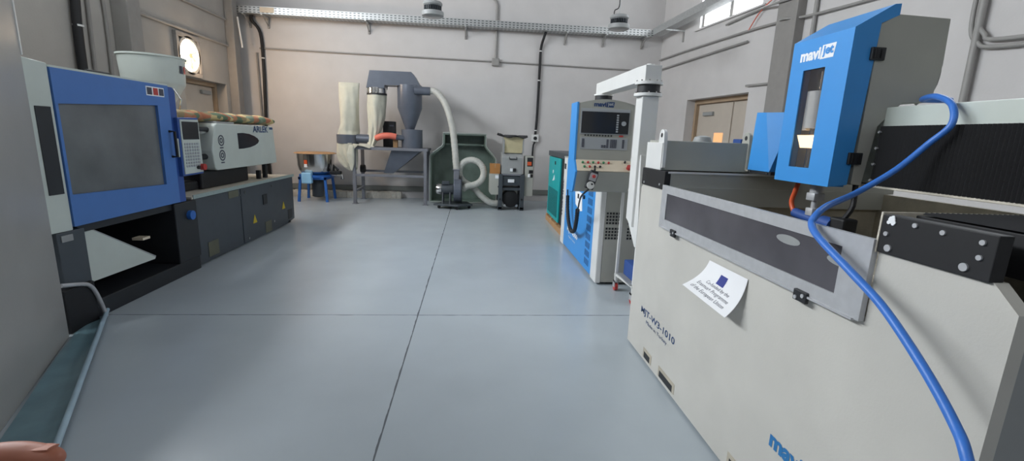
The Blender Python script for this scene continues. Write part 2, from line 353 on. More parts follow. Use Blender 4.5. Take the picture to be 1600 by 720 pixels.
pipe('cable', [(xl+.035, 6.98, 4.2), (xl+.035, 7.04, 3.4), (xl+.035, 7.0, 2.6), (xl+.035, 7.0, .5)], .055, 'black', 'fat black cable bundle running down the left wall, held by a white tie', 'cable', smooth=4, clips=[(xl+.035, 7.02, 2.86)])
pipe('conduit', [(xl, 7.9, 3.55), (xl, 7.45, 3.5), (xl, 7.3, 3.38), (xl, 7.28, 3.1), (xl, 7.22, 1.0)], .025, 'column', 'dark conduit with a bend at the top, beside the fat cable bundle', 'conduit', smooth=4)
pipe('conduit', [(xl, 7.55, 4.2), (xl, 7.58, 3.0), (xl, 7.54, 1.0)], .022, 'column', 'dark straight conduit between the bent conduit and the steel column', 'conduit')
pipe('conduit', [(xl, 8.02, 3.33), (xl, 11.2, 3.33)], .03, 'rod', 'grey conduit running level along the left wall above the fan', 'conduit')
pipe('conduit', [(xl, 7.0, 3.86), (xl, 11.0, 3.86)], .025, 'rod', 'upper grey conduit along the left wall towards the cable tray', 'conduit')
pipe('conduit', [(xl, 8.28, 3.33), (xl, 8.28, 1.2)], .016, 'rod', 'thin grey conduit dropping from the level pipe just beyond the steel column', 'conduit')
pipe('conduit', [(-5.17, 11.1, 3.95), (-5.12, 11.12, 3.32)], .018, 'white', 'short pale pipe in the far corner between upper conduit and cable tray', 'conduit')
pipe('conduit', [RW(.05, .05, 3.6), RW(1.5, .05, 3.62), RW(3.4, .05, 3.62), RW(4.0, .06, 3.6), RW(4.3, .2, 3.58), RW(4.7, .06, 3.55), RW(6.5, .05, 3.5)], .02, 'rod', 'higher grey conduit sagging along the right wall below the window and over the column', 'conduit', smooth=3)
pipe('conduit', [RW(.05, .05, 3.36), RW(3.3, .05, 3.44)], .02, 'rod', 'lower grey conduit along the right wall that stops short of the column', 'conduit')
pipe('conduit', [RW(2.6, .05, 3.87), RW(3.5, .05, 3.92), RW(4.2, .2, 3.86), RW(5.2, .06, 3.85)], .02, 'rod', 'grey cable run just under the bright window, passing over the column', 'conduit', smooth=3)
pipe('cable', [RW(3.3, .06, 3.62), RW(3.55, .07, 3.86), RW(3.9, .08, 4.02), RW(4.3, .2, 4.0)], .01, 'redhose', 'thin reddish wire curling between the conduits beside the right column', 'cable', smooth=5)
pipe('conduit', [RW(3.42, .05, 2.66), RW(4.1, .05, 2.64)], .02, 'rod', 'short grey conduit from the door corner to the right column', 'conduit')
pipe('conduit', [RW(4.75, .04, 4.3), RW(4.75, .04, 2.9)], .03, 'rod', 'vertical grey conduit just past the right column', 'conduit')
pipe('conduit', [RW(6.9, .06, 3.6), RW(6.98, .06, 3.2), RW(6.99, .06, 2.3), RW(6.99, .06, 1.3)], .035, 'rod', 'thick grey pipe running straight down the wall behind the blue hose', 'conduit')
for k, lab in ((0, 'inner of the two U bent conduits high on the right wall'), (1, 'outer of the two U bent conduits high on the right wall')):
    e = .07*k
    pipe('conduit', [RW(6.98-e, .06, 3.6), RW(6.98-e, .06, 3.0-e*.6), RW(7.05-e*.7, .06, 2.82-e), RW(7.22, .06, 2.74-e), RW(8.3, .06, 2.7-e)], .022, 'rod', lab, 'conduit', smooth=5)

# cable trays
t = thing('cable_tray', (-.5, 11.4, 4.07), 'long perforated galvanised cable tray fixed across the back wall', 'cable tray')
MB().box((-5.25, 11.24, 4.075), (4.25, 11.25, 4.22)).build('side_rail', 'tray', t)
MB().box((-5.25, 11.53, 4.075), (4.25, 11.54, 4.22)).build('side_rail', 'tray', t)
MB().box((-5.25, 11.25, 4.075), (4.25, 11.53, 4.085)).build('tray_bottom', 'tray_b', t)
MB().box((-4.75, 11.235, 4.10), (-4.45, 11.24, 4.21)).build('joint_plate', 'beige', t)
t = thing('cable_tray', RW(4, .3, 4.2), 'galvanised cable tray on the right wall, crossing in front of the window', 'cable tray')
frt = lambda c: RW(c.x, c.y, c.z + (c.x-.3)*.035)
MB().box((.3, .42, 4.10), (7, .43, 4.25), 0, frt).build('side_rail', 'galv', t)
MB().box((.3, .20, 4.10), (7, .21, 4.25), 0, frt).build('side_rail', 'galv', t)
MB().box((.3, .21, 4.10), (7, .42, 4.11), 0, frt).build('tray_bottom', 'galv', t)
for i, (x, lab) in enumerate(((-5.12, 'steel tray bracket in the far corner above the fan'), (-4.72, 'steel tray bracket just right of the hanging corner cable'), (-2.47, 'steel tray bracket above the filter bag machine'), (-.22, 'steel tray bracket between the middle lamp and the dropped conduit'), (2.18, 'steel tray bracket just right of the black socket cable'), (3.12, 'steel tray bracket under the lamp by the right corner'), (4.1, 'last steel tray bracket, at the right corner'))):
    if i == 0:
        tb = thing('tray_bracket', (x, 11.6, 4.0), lab, 'bracket', 'brackets of the back cable tray')
        MB().box((x-.02, 11.22, 4.045), (x+.02, 11.6, 4.073), .004).build('arm', 'galv', tb)
        MB().box((x-.022, 11.56, 3.84), (x+.022, 11.6, 4.05), .004).build('wall_plate', 'rod', tb)
        MB().tube([(x, 11.3, 4.05), (x, 11.57, 3.88)], .012, 6).build('strut', 'rod', tb)
    else: copy_thing(tb, (x, 11.6, 4.0), lab)
tb = thing('tray_bracket', RW(1.1, 0, 4.1), 'steel bracket reaching from the right wall under the tray beside the window', 'bracket')
MB().box((.98, .0, 4.07), (1.02, .46, 4.10), .004, fr).build('arm', 'galv', tb)
MB().box((.98, .0, 3.85), (1.02, .03, 4.07), .004, fr).build('wall_plate', 'rod', tb)
# high bay lamps
def lamp(name, x, y, z, label):
    t = thing(name, (x, y, z), label, 'lamp', 'round high bay lamps under the ceiling')
    mb = MB(); mb.lathe([(.10, .05), (.185, .03), (.19, .0), (.185, -.04), (.17, -.05)], (x, y, z), 36); mb.build('reflector_ring', 'grey', t, 40)
    mb = MB()
    for k in range(28):
        a = 2*math.pi*k/28; c, s_ = math.cos(a), math.sin(a)
        mb.add([(x+c*.09-s_*.004, y+s_*.09+c*.004, z+.05), (x+c*.15-s_*.004, y+s_*.15+c*.004, z+.05), (x+c*.15-s_*.004, y+s_*.15+c*.004, z+.12), (x+c*.09-s_*.004, y+s_*.09+c*.004, z+.12),
                (x+c*.09+s_*.004, y+s_*.09-c*.004, z+.05), (x+c*.15+s_*.004, y+s_*.15-c*.004, z+.05), (x+c*.15+s_*.004, y+s_*.15-c*.004, z+.12), (x+c*.09+s_*.004, y+s_*.09-c*.004, z+.12)],
               [(0, 1, 2, 3), (7, 6, 5, 4), (0, 4, 5, 1), (1, 5, 6, 2), (2, 6, 7, 3), (3, 7, 4, 0)])
    mb.lathe([(.09, .045), (.09, .125)], (x, y, z), 24); mb.build('cooling_fins', 'slate', t)
    MB().lathe([(.05, .20), (.15, .185), (.165, .165), (.165, .14), (.14, .118)], (x, y, z), 36).build('driver_cap', 'grey', t, 40)
    MB().lathe([(.165, -.045), (.15, -.055), (.02, -.06)], (x, y, z), 36).build('lens', 'lens', t, 40)
    MB().cyl((x, y, z+.19), (x, y, HT), .009, n=8).build('hanging_rod', 'galv', t)
    MB().tube([(x-.1, y, z+.18), (x-.09, y, z+.27), (x-.02, y, z+.33), (x-.012, y, z+.6), (x-.012, y, HT)], .009, 8, smooth=4).build('lamp_cord', 'black', t)
lamp('high_bay_lamp', -.73, 8.5, 3.63, 'round high bay lamp hanging in front of the middle of the back wall')
lamp('high_bay_lamp', 2.56, 8.5, 3.60, 'round high bay lamp hanging near the right end of the back wall')
# wall fan with daylight behind
t = thing('exhaust_fan', (-5.4, 9.5, 2.88), 'round exhaust fan in the left wall with glaring warm light shining through it', 'fan')
mb = MB()
for a, b in (((9.14, 2.5), (9.86, 2.58)), ((9.14, 3.18), (9.86, 3.26)), ((9.14, 2.58), (9.21, 3.18)), ((9.79, 2.58), (9.86, 3.18))): mb.box((-5.4, a[0], a[1]), (-5.33, b[0], b[1]), .006)
mb.build('frame', 'column', t)
MB().lathe([(.29, -.03), (.34, .0), (.34, .05), (.29, .05)], (-5.38, 9.5, 2.88), 40, axis=0, cap=False).build('shroud_ring', 'grey', t, 40)
MB().lathe([(.29, 0), (.29, .01)], (-5.39, 9.5, 2.88), 40, axis=0).build('bright_opening', 'fanglow', t)
for k in range(7):
    a = 2*math.pi*k/7 + .4; c, s_ = math.cos(a), math.sin(a); n_ = V((0, c, s_)); q = V((0, -s_, c)); o_ = V((-5.345, 9.5, 2.88))
    MB().loft([[o_+n_*.06+q*-.02, o_+n_*.06+q*.03+V((.02, 0, 0)), o_+n_*.06+q*.03+V((.024, 0, 0)), o_+n_*.06+q*-.02+V((.004, 0, 0))], [o_+n_*.25+q*-.02, o_+n_*.25+q*.015+V((.03, 0, 0)), o_+n_*.25+q*.015+V((.034, 0, 0)), o_+n_*.25+q*-.02+V((.004, 0, 0))]]).build('blade', 'rust', t)
MB().cyl((-5.36, 9.5, 2.88), (-5.31, 9.5, 2.88), .045).build('hub', 'taupe_d', t, 40)

# ================================================================== injection moulding machine on the left
t = thing('moulding_machine', (-3.7, 5.8, 0), 'long blue, grey and black injection moulding machine along the left wall', 'machine')
XB = -3.12
o = MB().box((-4.6, 5.32, .05), (XB-.03, 8.21, .79), .01).box((-4.5, 5.4, 0), (XB-.15, 7.75, .05)).build('base_cabinet', 'slate', t)
o = MB().box((XB-.03, 5.35, .02), (XB, 6.385, .785), .006).build('base_door', 'slate', t)
MB().box((XB, 5.54, .06), (XB+.006, 5.76, .24), .003).build('vent', 'vent', o)
MB().box((XB, 6.08, .69), (XB+.005, 6.33, .78), .002).build('plate', 'vent', o)
MB().cyl((XB, 6.36, .70), (XB+.01, 6.36, .70), .014, n=12).build('lock', 'steel', o)
o = MB().prism([(6.405, .02), (7.86, .02), (8.2, .06), (8.2, .785), (6.405, .785)], 0, XB-.03, XB, .004).build('base_door', 'slate', t)
for y, z in ((6.74, .30), (7.76, .345)):
    MB().prism([(y-.06, z-.05), (y+.06, z-.05), (y, z+.07)], 0, XB, XB+.004).build('warning_triangle', 'yellow', o)
MB().box((XB, 7.03, .47), (XB+.012, 7.16, .62), .004).build('socket', 'dark', o)
MB().box((XB, 7.06, .03), (XB+.005, 7.27, .2), .002).build('vent', 'vent', o)
MB().box((XB, 7.92, .09), (XB+.005, 8.1, .25), .002).build('vent', 'dark', o)
for y, z in ((6.5, .72), (7.35, .72), (7.36, .16), (6.52, .07)): MB().cyl((XB, y, z), (XB+.01, y, z), .018, n=12).build('lock', 'steel', o)
o = MB().box((-4.62, 5.3, .79), (XB+.01, 8.23, .815), .004).build('worktop', 'rust', t)
MB().box((XB+.01, 5.32, .79), (XB+.018, 8.23, .835)).build('studded_edge', 'strip', o)
MB().box((XB-.02, 7.92, .02), (XB, 8.02, .06)).build('foot', 'dark', t)
# clamp base with the open chute bay
mb = MB()
mb.box((-4.6, 3.5, 0), (-3.08, 5.30, .15), .008).box((-4.6, 3.5, .15), (-3.95, 5.30, .79)).box((-3.95, 4.93, .15), (-3.07, 5.31, .79), .01).box((-3.95, 3.78, .73), (-3.1, 4.95, .79))
mb.build('clamp_base', 'dark', t)
o = MB().box((-3.95, 3.55, .15), (-3.06, 3.80, .775), .008).build('base_post', 'slate', t)
MB().box((-3.06, 3.58, .70), (-3.052, 3.68, .75), .002).build('plate', 'grey', o)
MB().cyl((-3.07, 5.16, .64), (-3.03, 5.16, .64), .05, n=20).build('knob', 'legblue', t, 40)
o = MB().prism([(3.82, .30), (3.82, .775), (3.86, .775), (4.64, .305), (4.63, .29)], 0, -3.14, -3.12).build('discharge_chute', 'mint', t)
MB().add([(-3.12, 3.86, .775), (-3.12, 4.64, .305), (-3.9, 4.64, .305), (-3.9, 3.86, .775), (-3.12, 3.86, .785), (-3.12, 4.65, .315), (-3.9, 4.65, .315), (-3.9, 3.86, .785)], [(0, 1, 2, 3), (7, 6, 5, 4), (0, 4, 5, 1), (1, 5, 6, 2), (2, 6, 7, 3), (3, 7, 4, 0)]).build('slope_plate', 'grey', o)
MB().box((-3.22, 4.50, .505), (-3.12, 4.60, .53), .003).build('tie_label', 'beige', t)
# end frame, housing, safety door
o = MB().prism([(3.46, .78), (3.70, .775), (3.70, 2.0), (3.46, 2.02)], 0, -4.4, -3.06, .006).build('end_frame', 'mint', t)
MB().box((-3.06, 3.545, 1.06), (-3.054, 3.67, 1.695), .002).build('dark_slot', 'dark', o)
MB().box((-4.4, 3.72, .79), (-3.14, 5.1, 1.86), .01).build('clamp_housing', 'dark', t)
zt = lambda y: 1.975
def yz(p, x): return [V((x, y, z)) for y, z in p]
dor = MB()
Y0, Y1, W0, W1, Z0, Z1 = 3.705, 5.0, 3.73, 4.82, 1.03, 1.75
for poly in ([(Y0, .80), (Y1, .805), (Y1, 1.005), (Y0, 1.045)], [(Y0, 1.72), (Y1, 1.785), (Y1, zt(Y1)), (Y0, zt(Y0))], [(Y0, 1.045), (W0, 1.044), (W0, 1.721), (Y0, 1.72)], [(W1, 1.011), (Y1, 1.005), (Y1, 1.785), (W1, 1.775)]):
    dor.prism(poly, 0, -3.13, -3.05)
bmesh.ops.remove_doubles(dor.bm, verts=dor.bm.verts[:], dist=.0005)
dor = dor.build('safety_door', 'blue', t)
MB().box((-3.12, W0-.01, .99), (-3.075, W1+.01, 1.79)).build('window_pane', 'smoke', dor)
MB().prism([(Y0, zt(Y0)), (Y1, zt(Y1)), (Y1, zt(Y1)+.015), (Y0, zt(Y0)+.015)], 0, -3.6, -3.05).build('top_lip', 'mint', dor)
MB().tube([(-3.3, 4.36, zt(4.36)), (-3.3, 4.36, zt(4.36)+.05), (-3.3, 4.6, zt(4.6)+.05), (-3.3, 4.62, zt(4.62)+.01)], .014, 8).build('lift_handle', 'dark', dor, 40)
MB().tube([(-3.05, 4.945, 1.53), (-3.0, 4.95, 1.53), (-3.0, 4.955, 1.28), (-3.05, 4.955, 1.28)], .013, 8).build('pull_handle', 'black', dor, 40)
o = MB().box((-3.05, 4.68, 1.905), (-3.046, 4.93, 1.945)).build('warning_sticker', 'whiteink', dor)
MB().box((-3.05, 4.68, 1.86), (-3.047, 4.93, 1.91)).build('warning_sticker', 'whiteink', dor)
for y, m_ in ((4.69, 'greyink'), (4.775, 'red'), (4.855, 'greyink')): MB().box((-3.046, y, 1.87), (-3.044, y+.065, 1.935)).build('pictogram', m_, o)
o = MB().prism([(5.01, .80), (5.12, .80), (5.12, 1.93), (5.09, 1.968), (5.01, 1.97)], 0, -3.5, -3.06, .004).build('door_post', 'dblue', t)
MB().box((-3.06, 5.035, 1.27), (-3.03, 5.075, 1.46), .006).build('grip', 'mint', o)
# control panel
o = MB().prism([(5.05, 1.07), (5.42, 1.075), (5.405, 1.68), (5.05, 1.67)], 0, -3.13, -3.02, .006).build('control_panel', 'dblue', t)
MB().prism([(5.075, 1.09), (5.405, 1.095), (5.39, 1.66), (5.075, 1.655)], 0, -3.02, -3.012).build('face_plate', 'mint', o)
MB().box((-3.012, 5.095, 1.45), (-3.007, 5.375, 1.635), .002).build('screen', 'screen', o)
mb = MB()
for i in range(6):
    for j in range(8): mb.box((-3.012, 5.105+i*.044, 1.16+j*.033), (-3.006, 5.137+i*.044, 1.183+j*.033))
mb.build('keypad', 'keypad', o)
MB().cyl((-3.012, 5.37, 1.15), (-2.97, 5.37, 1.15), .035).build('stop_button', 'red', o, 40)
MB().cyl((-3.012, 5.30, 1.15), (-2.99, 5.30, 1.15), .02).build('switch_knob', 'dark', o, 40)
# injection unit: guard, barrel, carriage
g = MB().prism([(6.06, 1.30), (6.10, 1.07), (6.16, 1.045), (7.93, 1.04), (7.94, 1.08), (7.87, 1.60), (7.84, 1.625), (6.22, 1.635), (6.17, 1.61)], 0, -4.2, -3.25, .012).build('barrel_guard', 'mint', t)
pts = [(6.72, 1.30), (6.71, 1.515), (6.86, 1.52), (7.05, 1.505), (7.2, 1.475), (7.3, 1.44), (7.34, 1.405), (7.3, 1.37), (7.2, 1.34), (7.05, 1.315), (6.86, 1.302)]
MB().prism(pts, 0, -3.25, -3.246).build('guard_window', 'screen', g)
lettering('lettering', 'ARLEK', (-3.246, 7.17, 1.53), (0, 1, 0), (0, 0, 1), .5, .095, 'inktext', g, bold=.02)
MB().box((-3.25, 7.73, 1.575), (-3.246, 7.84, 1.61)).build('badge', 'inktext', g)
for z in (1.23, 1.42):
    mb = MB().lathe([(.055, 0), (.07, 0), (.07, .004), (.055, .004)], (-3.25, 6.28, z), 20, axis=0, cap=False); mb.lathe([(.02, 0), (.035, 0), (.035, .004), (.02, .004)], (-3.25, 6.28, z), 14, axis=0, cap=False); mb.box((-3.25, 6.24, z-.1), (-3.246, 6.32, z-.085)); mb.build('pictogram', 'greyink', g)
mb = MB()
for x, z, r in ((-3.55, 1.38, .14), (-3.9, 1.5, .05), (-3.35, 1.55, .035), (-3.35, 1.22, .035)): mb.cyl((x, 5.1, z), (x, 6.2, z), r)
mb.build('barrel', 'dark', t, 40)
MB().cyl((-3.35, 5.3, 1.52), (-3.35, 6.1, 1.52), .028, n=14).build('tie_bar', 'steel', t, 40)
MB().cyl((-3.4, 5.6, 1.29), (-3.4, 6.05, 1.29), .02, n=12).build('tie_bar', 'steel', t, 40)
MB().box((-4.1, 5.95, .82), (-3.35, 7.15, 1.04), .02).box((-3.9, 5.6, .82), (-3.4, 6.0, .93), .02).build('carriage', 'black', t)
for y in (7.4, 7.62): MB().box((-3.36, y, .815), (-3.3, y+.06, 1.04 if y > 7.5 else .95), .006).build('support_leg', 'dark', t)
MB().box((-4.2, 6.3, 1.63), (-3.3, 6.75, 1.66), .006).build('top_plate', 'grey', t)
# hopper
hc = (-3.95, 6.235, 0)
o = MB().lathe([(.10, 1.60), (.10, 1.72), (.315, 2.08), (.32, 2.10), (.335, 2.385), (.35, 2.39), (.35, 2.41), (.325, 2.41), (.30, 2.12), (.09, 1.74)], hc, 48, cap=False).build('hopper', 'mint', t, 40)
for k, a in enumerate((-.1, .12)):
    q = [V((hc[0]+.336*math.cos(b), hc[1]+.336*math.sin(b), z)) for z in (2.22, 2.31) for b in (a+.0, a+.15)]
    MB().add([q[0], q[1], q[3], q[2]], [(0, 1, 2, 3)]).build('hopper_sticker', 'red' if k else 'greyink', o)
MB().tube([(-3.6, 6.02, 1.66), (-3.52, 6.0, 1.9), (-3.62, 6.05, 2.02)], .012, 8).build('hopper_stay', 'steel', o)
# bracket at the machine foot
o = MB().box((-3.2, 3.5, .0), (-3.03, 3.78, .345), .01).build('foot_block', 'black', t)
MB().tube([(-3.02, 3.47, .40), (-3.02, 3.66, .35), (-3.02, 3.72, .315), (-3.02, 3.76, .25), (-3.02, 3.80, .13), (-3.02, 3.83, .015)], .016, 8, smooth=4).build('bent_bracket', 'alu', o, 50)

# things lying on the machine
secs = []
for i in range(22):
    y = 5.55 + i*.125; k = 1 + .10*math.sin(i*1.7) + .05*math.sin(i*3.1); zc = 1.64 + .07*k + .002
    if i in (0, 21): k *= .94
    secs.append([V((-3.52 + .02*math.sin(i*.9) + .17*math.cos(a)*(1+.1*math.sin(i)), y, zc + .068*k*math.sin(a))) for a in [2*math.pi*j/16 for j in range(16)]])
o = MB().loft(secs).build('rolled_cloth', 'rug', smooth=60); tag(o, 'rolled multicoloured patterned cloth lying on top of the moulding machine guard', 'cloth')
o = MB().box((-3.645, 6.16, .815), (-3.52, 6.30, .90), .008).box((-3.515, 6.165, .815), (-3.38, 6.305, .90), .008).build('wooden_block', 'board'); tag(o, 'worn grey brown block lying on the worktop under the control panel', 'block')
mb = MB()
for i in range(9): mb.lathe([(.0, -.02), (.035, 0), (.03, .03), (.0, .045)], (-3.44+random.uniform(-.06, .06), 6.75+random.uniform(-.1, .1), .825+random.uniform(0, .04)), 9, cap=False)
o = mb.build('crumpled_rag', 'whiteink', smooth=60); tag(o, 'small crumpled white rag on the worktop behind the worn block', 'rag')

# ================================================================== near left: tall grey panel and film on the floor
A, B = V((-3.01, 3.46, 0)), V((-1.82, 1.15, 0)); dv = (B-A).normalized(); nv = V((-dv.y, dv.x, 0))
def fp(c): return A + dv*c.x + nv*c.y + V((0, 0, c.z))
t = thing('upright_panel', (A.x, A.y, 0), 'big plain grey upright panel filling the near left edge, hiding the machine end', 'panel')
MB().box((0, -.03, .0), (2.6, 0, 2.42), .008, fp).build('sheet', 'panel', t)
MB().box((-.02, -.035, 2.02), (0.0, .005, 2.42), .003, fp).build('edge_trim', 'glow' if False else 'white', t)
# blue-grey film lying along the foot of the panel
mb = MB(); n = 24
for k, (off, z) in enumerate(((0, 0), )):
    vs = []; fs = []
    L0, L1 = (V((-3.015, 3.52, 0)), V((-3.06, 3.90, 0))), (V((-1.685, .92, 0)), V((-1.35, 1.05, 0)))
    for i in range(n+1):
        q = i/n
        for j in range(9):
            r_ = j/8; a_ = L0[0].lerp(L1[0], q); b_ = L0[1].lerp(L1[1], q); p = a_.lerp(b_, r_)
            z_ = .012 + .010*math.sin(q*9+r_*4)*(1-r_) + (.035*(r_-.8)/.2 if r_ > .8 else 0)
            vs.append(V((p.x, p.y, z_)))
    m_ = len(vs); vs += [v - V((0, 0, .006)) for v in vs]
    for i in range(n):
        for j in range(8):
            a_ = i*9+j; fs += [(a_, a_+1, a_+10, a_+9), (m_+a_, m_+a_+9, m_+a_+10, m_+a_+1)]
    for i in range(n):
        for j in (0, 8): a_ = i*9+j; fs.append((a_, a_+9, m_+a_+9, m_+a_))
    for j in range(8):
        for i in (0, n): a_ = i*9+j; fs.append((a_, a_+1, m_+a_+1, m_+a_))
    mb.add(vs, fs)
o = mb.build('plastic_film', 'film', smooth=60); tag(o, 'blue grey strip of film on the floor along the foot of the big grey panel', 'film')
ed = []
for i in range(n+1): 
    p = V((-3.06, 3.90, .045)).lerp(V((-1.35, 1.05, .045)), i/n); ed.append(p)
MB().tube(ed, .016, 8).build('rolled_edge', 'film_e', o, 50)

# ================================================================== colour mixer by the back wall
mx, my = -3.58, 10.85
t = thing('drum_mixer', (mx, my, 0), 'stainless steel drum mixer on a blue four legged stand by the back wall', 'mixer')
o = MB().lathe([(.20, .60), (.30, .615), (.365, .70), (.39, .80), (.405, 1.07), (.395, 1.07), (.38, .8), (.3, .66)], (mx, my, 0), 48, cap=False).build('drum', 'steel', t, 45)
for a in (-1.9, -1.15): 
    q = [V((mx+.408*math.cos(b), my+.408*math.sin(b), z)) for z in (.80, .94) for b in (a, a+.18)]
    if a < -1.5: MB().add([q[0], q[1], q[3], q[2]], [(0, 1, 2, 3)]).build('label_sticker', 'orange', o)
q = [V((mx+.409*math.cos(b), my+.409*math.sin(b), z)) for z in (.78, .85) for b in (-1.9, -1.72)]
MB().add([q[0], q[1], q[3], q[2]], [(0, 1, 2, 3)]).build('label_sticker', 'whiteink', o)
MB().lathe([(.0, 1.10), (.40, 1.10), (.455, 1.085), (.46, 1.075), (.40, 1.07), (.0, 1.07)], (mx, my, 0), 48, cap=False).build('lid', 'wood', t, 45)
MB().lathe([(.37, .55), (.37, .60), (.2, .60), (.2, .55)], (mx, my, 0), 32, cap=False).box((mx-.31, my-.31, .5), (mx+.31, my-.25, .56), .006).box((mx-.31, my+.25, .5), (mx+.31, my+.31, .56), .006).box((mx-.31, my-.31, .5), (mx-.25, my+.31, .56), .006).box((mx+.25, my-.31, .5), (mx+.31, my+.31, .56), .006).build('stand_ring', 'legblue', t)
for sx in (-1, 1):
    for sy in (-1, 1):
        MB().tube([(mx+sx*.27, my+sy*.27, .53), (mx+sx*.31, my+sy*.31, .0)], [.036, .036], 4).build('leg', 'legblue', t)
MB().box((mx-.2, my-.42, .42), (mx+.02, my-.30, .66), .02).build('control_box', 'lblue', t)
MB().lathe([(.10, .08), (.13, .10), (.13, .5), (.10, .55)], (mx+.02, my, 0), 24).build('motor', 'slate', t, 40)
o = MB().tube([(mx+.36, my-.1, .62), (mx+.62, my-.15, .60), (mx+.62, my-.15, .52)], .04, 10).build('outlet_spout', 'steel', t, 40)
MB().box((mx+.36, my-.2, .62), (mx+.6, my-.08, .70), .02).tube([(mx+.42, my-.14, .66), (mx+.44, my-.16, .82), (mx+.54, my-.18, .72)], .03, 8).build('valve', 'black', o)

# ================================================================== dust collector with cyclone and filter bags
t = thing('dust_collector', (-1.8, 10.75, 0), 'grey cyclone dust collector on a steel frame with two pale filter bags', 'dust collector')
FX0, FX1, FY0, FY1, FZ = -2.62, -1.06, 10.42, 11.22, 1.25
for x in (FX0, FX1):
    for y in (FY0, FY1):
        o = MB().box((x-.035, y-.035, .0), (x+.035, y+.035, FZ-.03), .005).build('leg', 'fsteel', t)
        MB().box((x-.06, y-.06, .0), (x+.06, y+.06, .012), .002).build('foot_plate', 'fsteel', o)
mb = MB()
for y in (FY0, FY1): mb.box((FX0-.05, y-.035, FZ-.04), (FX1+.06, y+.035, FZ+.02), .005)
mb.box((FX0-.04, FY0, FZ-.04), (FX0+.03, FY1, FZ+.02), .005).box((FX1-.03, FY0, FZ-.04), (FX1+.04, FY1, FZ+.02), .005).box((-2.1, FY0, FZ+.0), (FX1, FY1, FZ+.02))
mb.build('top_frame', 'fsteel', t)
mb = MB().box((FX0, FY0-.025, .62), (FX1, FY0+.025, .675), .005).box((FX0, FY1-.025, .66), (FX1, FY1+.025, .71), .005).box((FX0-.02, FY0, .26), (FX0+.02, FY1, .31), .005)
mb.build('cross_bar', 'fsteel', t)
for x, y, z in ((FX0, FY1-.06, .74), ): MB().cyl((x-.02, y-.06, z), (x+.08, y-.06, z), .09, n=18).build('caster', 'black', t, 40)
MB().loft([[V((x, y, 1.21)) for x, y in ((-1.82, 10.5), (-1.17, 10.5), (-1.17, 11.15), (-1.82, 11.15))], [V((x, y, .69)) for x, y in ((-2.02, 10.62), (-1.80, 10.62), (-1.80, 10.85), (-2.02, 10.85))]]).build('feed_hopper', 'gsteel', t)
cx, cy = -1.43, 10.72
MB().lathe([(.235, 1.27), (.235, 1.68), (.1, 1.685)], (-1.385, cy, 0), 40).build('fan_drum', 'gsteel', t, 35)
MB().lathe([(.085, 1.66), (.10, 1.69), (.272, 2.15), (.272, 2.64), (.2, 2.645)], (cx, cy, 0), 40).build('cyclone', 'gsteel', t, 30)
MB().cyl((-1.3, cy-.2, 2.52), (-.96, cy-.2, 2.52), .09, n=22).build('inlet_pipe', 'gsteel', t, 35)
MB().prism([(-2.34, 2.54), (-1.95, 2.54), (-1.95, 2.62), (-1.17, 2.61), (-1.30, 2.83), (-1.37, 2.91), (-2.26, 2.905)], 1, 10.52, 10.92, .008).build('hood_duct', 'gsteel', t)
MB().lathe([(.215, 2.42), (.215, 2.56)], (-2.15, cy, 0), 32).build('collar', 'steel', t, 40)
MB().lathe([(.218, 2.40), (.218, 2.44), (.2, 2.44)], (-2.15, cy, 0), 32).build('clamp_band', 'dark', t, 40)
def bag(name, ctrs, n=44, seed=1, m='cloth'):
    """ctrs: rows of (x, y, z, rx, ry, fold)"""
    rnd = random.Random(seed); ph = [rnd.uniform(0, 6.28) for _ in range(4)]; secs = []
    rows = []
    for i in range(len(ctrs)-1):
        for k in range(8): rows.append([a+(b-a)*k/8 for a, b in zip(ctrs[i], ctrs[i+1])])
    rows.append(ctrs[-1])
    for (x, y, z, rx, ry, fo) in rows:
        s = []
        for j in range(n):
            a = 2*math.pi*j/n; k = 1 + 1.5*fo*(math.sin(3*a+ph[0]+z*2.2) + .7*math.sin(5*a+ph[1]-z*3) + .4*math.sin(8*a+ph[2]+z*5) + 1.3*(abs(math.sin(4.5*a+ph[3]+z*4))-.6))
            s.append(V((x+rx*k*math.cos(a), y+ry*k*math.sin(a), z + .012*fo*10*math.sin(2*a+ph[3]))))
        secs.append(s)
    return MB().loft(secs).build(name, m, t, 55)
bag('filter_bag', [(-2.15, cy, 2.46, .21, .21, .01), (-2.16, cy, 2.2, .20, .2, .05), (-2.16, cy, 1.95, .175, .18, .07), (-2.2, cy-.04, 1.65, .125, .14, .1), (-2.25, cy-.1, 1.4, .085, .1, .12), (-2.29, cy-.16, 1.22, .05, .06, .1)], seed=3)
bag('filter_bag', [(-2.745, cy, 2.645, .225, .03, .01), (-2.745, cy, 2.55, .222, .10, .02), (-2.755, cy, 2.2, .205, .19, .03), (-2.77, cy, 1.75, .195, .2, .04), (-2.80, cy, 1.6, .20, .21, .08), (-2.81, cy, 1.52, .235, .235, .02)], seed=5)
bag('filter_bag', [(-2.815, cy, 1.34, .235, .235, .02), (-2.81, cy, 1.1, .21, .22, .07), (-2.78, cy, .92, .17, .18, .1), (-2.74, cy, .8, .12, .14, .12), (-2.72, cy, .73, .07, .08, .1)], seed=8)
MB().lathe([(.225, 1.32), (.242, 1.325), (.242, 1.52), (.225, 1.525)], (-2.815, cy, 0), 36).build('bag_ring', 'gsteel', t, 40)
MB().cyl((-2.6, cy-.05, 1.44), (-2.3, cy-.05, 1.44), .10, n=20).build('ring_pipe', 'gsteel', t, 40)
bag('hanging_cloth', [(-2.62, 10.40, 1.22, .02, .03, .1), (-2.54, 10.40, 1.32, .08, .09, .12), (-2.42, 10.40, 1.30, .10, .09, .16), (-2.30, 10.42, 1.26, .07, .08, .12), (-2.2, 10.5, 1.29, .02, .03, .1)], n=16, seed=12)
